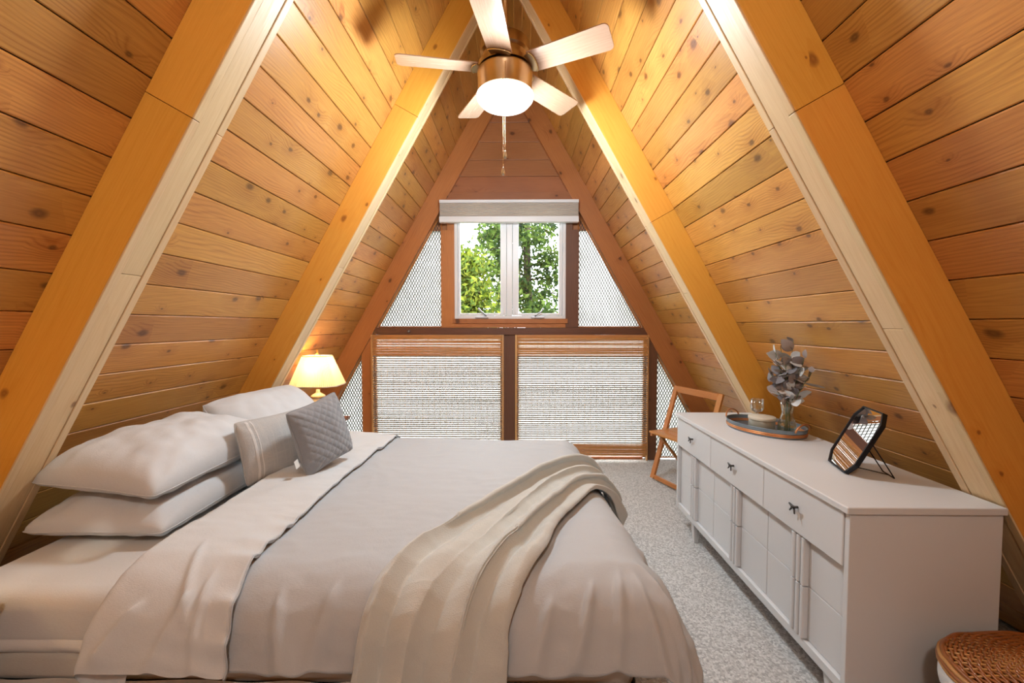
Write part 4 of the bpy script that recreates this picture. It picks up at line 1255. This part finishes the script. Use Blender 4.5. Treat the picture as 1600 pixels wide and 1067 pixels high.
# ------------------------------------------------------------------ folding chair
ch = thing('folding_chair', 'wooden folding chair with open back frame behind the far end of dresser', 'chair', (1.33, 3.40, 0))
chl = Vector(ch.location)
wdir = Vector((0.385, -0.923, 0)); fdir = Vector((-0.923, -0.385, 0))
foot0 = Vector((1.185, 3.560, 0))
def cp(across, fwd, z): return foot0 + wdir * across + fdir * fwd + Vector((0, 0, z)) - chl
def bar(name, a, b, w, t, wd, par=ch):
    """rectangular bar from a to b, width w along wd, thickness t across; length on local X"""
    X = (b - a); L = X.length; X = X / L
    Yv = (wd - X * wd.dot(X)); Yv.normalize()
    Zv = X.cross(Yv)
    R = Matrix((X, Yv, Zv)).transposed().to_4x4()
    return MB().box(-L / 2, L / 2, -w / 2, w / 2, -t / 2, t / 2).build(name, M['chair'], par, bevel=0.003, mtx=Matrix.Translation((a + b) / 2) @ R)
CW = 0.47
lean = -0.262; CH = 0.815
for ac in (0.0, CW):
    bar('back_stile', cp(ac, 0.0, 0.018), cp(ac, lean, CH), 0.044, 0.022, wdir)
bar('top_rail', cp(0.018, lean + 0.008, CH - 0.024), cp(CW - 0.018, lean + 0.008, CH - 0.028), 0.055, 0.022, Vector((0, 0, 1)))
bar('bottom_rail', cp(0.018, -0.008, 0.035), cp(CW - 0.018, -0.008, 0.035), 0.035, 0.018, Vector((0, 0, 1)))
zs_ = 0.440
fs_ = lean * zs_ / CH
for k in range(4):
    f0 = fs_ + 0.205 - k * 0.082
    bar('seat_slat', cp(0.022, f0 - 0.040, zs_), cp(CW - 0.022, f0 - 0.040, zs_), 0.076, 0.018, fdir)
bar('seat_rail', cp(0.045, fs_ + 0.20, zs_ - 0.021), cp(0.045, fs_ - 0.12, zs_ - 0.021), 0.022, 0.022, wdir)
bar('seat_rail', cp(CW - 0.045, fs_ + 0.20, zs_ - 0.021), cp(CW - 0.045, fs_ - 0.12, zs_ - 0.021), 0.022, 0.022, wdir)
for ac in (0.075, CW - 0.075):
    bar('rear_leg', cp(ac, fs_ + 0.13, zs_ - 0.030), cp(ac, fs_ - 0.22, 0.010), 0.030, 0.018, wdir)
bar('rear_stretcher', cp(0.09, fs_ - 0.19, 0.05), cp(CW - 0.09, fs_ - 0.19, 0.05), 0.028, 0.014, Vector((0, 0, 1)))

# ------------------------------------------------------------------ wicker hamper
wk = thing('wicker_hamper', 'brown wicker hamper with woven lid and white liner by the dresser', 'basket', (1.455, 1.035, 0))
def sup(q, r=1.0, ax=0.255, ay=0.205, e=0.72):
    c, s = math.cos(q), math.sin(q)
    return (ax * r * math.copysign(abs(c) ** e, c), ay * r * math.copysign(abs(s) ** e, s))
HB = 0.375
def wbody(a, b):
    q = a * 2 * PI
    r = 0.90 + 0.08 * b
    x, y = sup(q, r)
    k = 0.004 * math.sin(a * 2 * PI * 44) * (1 if int(b * 30) % 2 else -1)
    rr = 1 + k / 0.2
    return (x * rr, y * rr, 0.004 + HB * b)
MB().grid(wbody, 176, 31, closeu=True).build('woven_body', M['wicker'], wk, smooth=True)
for k in range(44):
    q = 2 * PI * (k + .5) / 44
    p0, p1 = sup(q, 0.912), sup(q, 0.992)
    MB().tube([(p0[0], p0[1], 0.003), (p1[0], p1[1], HB)], 0.0048, 5).build('stave', M['wicker'], wk, smooth=True)
MB().grid(lambda a, b: (lambda p: (p[0], p[1], HB - 0.05 + 0.062 * b + 0.004 * math.sin(a * 60)))(sup(a * 2 * PI, 1.005 + 0.018 * math.sin(b * PI) + 0.004 * math.sin(a * 47))), 120, 6, closeu=True).build('liner', M['liner'], wk, smooth=True)
LZ = HB + 0.020
lidp = MB()
def dome(r): return LZ + 0.016 + 0.030 * (1 - r ** 2.5)
MB().grid(lambda a, b: (lambda p: (p[0], p[1], dome(max(b, 0.001)) - 0.008))(sup(a * 2 * PI, max(b, 0.001) * 0.99)), 72, 14, closeu=True).build('lid_base', M['wickerdark'], wk, smooth=True)
# woven rings over spokes
mw = MB()
NS = 56
for k in range(25):
    r = 0.06 + 0.90 * k / 24
    pts = []
    nn = 112
    for j in range(nn):
        q = 2 * PI * j / nn
        x, y = sup(q, r)
        pts.append((x, y, dome(r) + 0.0045 * math.cos(q * NS / 2 + (PI if k % 2 else 0)) * min(1, r * 1.4)))
    mw.tube(pts, 0.0042, 5, closed=True)
w_ = mw.build('lid_weave', M['wicker'], wk, smooth=True); w_['kind'] = 'stuff'
for k in range(NS):
    q = 2 * PI * k / NS
    pts = [(sup(q, r)[0], sup(q, r)[1], dome(r)) for r in (0.08, 0.3, 0.55, 0.8, 0.97)]
    MB().tube(pts, 0.0032, 5).build('spoke', M['wickerpale'], wk, smooth=True)
for i, (r, z) in enumerate(((0.985, 0.018), (1.01, 0.010), (1.018, 0.0), (1.012, -0.010))):
    pts = [sup(2 * PI * j / 96, r) + (LZ + z + 0.002 * math.sin(j * 0.9 + i),) for j in range(96)]
    MB().tube(pts, 0.0062, 7, closed=True).build('rim_cane', M['wickerpale'] if i % 2 else M['wicker'], wk, smooth=True)

# ------------------------------------------------------------------ outdoors
gr = MB().box(-60, 60, YE + 0.3, 90, -2.9, -2.7).build('ground', M['grass'])
tag(gr, 'lawn below the window outside', 'lawn', kind='structure')

def tree(name, label, loc, trunk_h, trunk_r, crown, leafmats, nleaf, lsize, seed, branches=18, cat='tree'):
    rn = random.Random(seed)
    t = thing(name, label, cat, loc, group=None)
    pts = [(0.06 * math.sin(k * 0.9 + seed), 0.05 * math.cos(k), trunk_h * k / 12) for k in range(13)]
    MB().tube(pts, [trunk_r * (1 - 0.8 * k / 12) for k in range(13)], 10).build('trunk', M['bark'], t, smooth=True)
    z0, z1, rb, rt = crown
    ends = []
    for b in range(branches):
        f = (b + rn.random()) / branches
        z = z0 + (z1 - z0) * f
        R = rb + (rt - rb) * f
        az = rn.uniform(0, 2 * PI)
        L = R * rn.uniform(0.7, 1.05)
        p0 = Vector((0, 0, z))
        p = [p0 + Vector((math.cos(az), math.sin(az), 0)) * L * k / 5 + Vector((0, 0, L * (0.22 * k / 5 - 0.28 * (k / 5) ** 2) + rn.uniform(-.04, .04))) for k in range(6)]
        MB().tube(p, [0.022 * (1 - 0.85 * k / 5) + 0.003 for k in range(6)], 5).build('branch', M['bark'], t, smooth=True)
        ends.append(p)
    for mi_, lmx in enumerate(leafmats):
        m = MB()
        for k in range(nleaf // len(leafmats)):
            p = rn.choice(ends)
            i = rn.randint(1, 4)
            c = p[i].lerp(p[i + 1], rn.random()) + Vector((rn.gauss(0, .16), rn.gauss(0, .16), rn.gauss(0, .13)))
            s = lsize * rn.uniform(0.6, 1.4)
            a = Vector((rn.gauss(0, 1), rn.gauss(0, 1), rn.gauss(0, 1))); a.normalize()
            b_ = a.cross(Vector((rn.gauss(0, 1), rn.gauss(0, 1), rn.gauss(0, 1)))); b_.normalize()
            m.add([c - a * s, c + b_ * s * 0.45, c + a * s, c - b_ * s * 0.45], [(0, 1, 2, 3)])
        o = m.build('foliage', lmx, t, fix=False); o['kind'] = 'stuff'
    return t
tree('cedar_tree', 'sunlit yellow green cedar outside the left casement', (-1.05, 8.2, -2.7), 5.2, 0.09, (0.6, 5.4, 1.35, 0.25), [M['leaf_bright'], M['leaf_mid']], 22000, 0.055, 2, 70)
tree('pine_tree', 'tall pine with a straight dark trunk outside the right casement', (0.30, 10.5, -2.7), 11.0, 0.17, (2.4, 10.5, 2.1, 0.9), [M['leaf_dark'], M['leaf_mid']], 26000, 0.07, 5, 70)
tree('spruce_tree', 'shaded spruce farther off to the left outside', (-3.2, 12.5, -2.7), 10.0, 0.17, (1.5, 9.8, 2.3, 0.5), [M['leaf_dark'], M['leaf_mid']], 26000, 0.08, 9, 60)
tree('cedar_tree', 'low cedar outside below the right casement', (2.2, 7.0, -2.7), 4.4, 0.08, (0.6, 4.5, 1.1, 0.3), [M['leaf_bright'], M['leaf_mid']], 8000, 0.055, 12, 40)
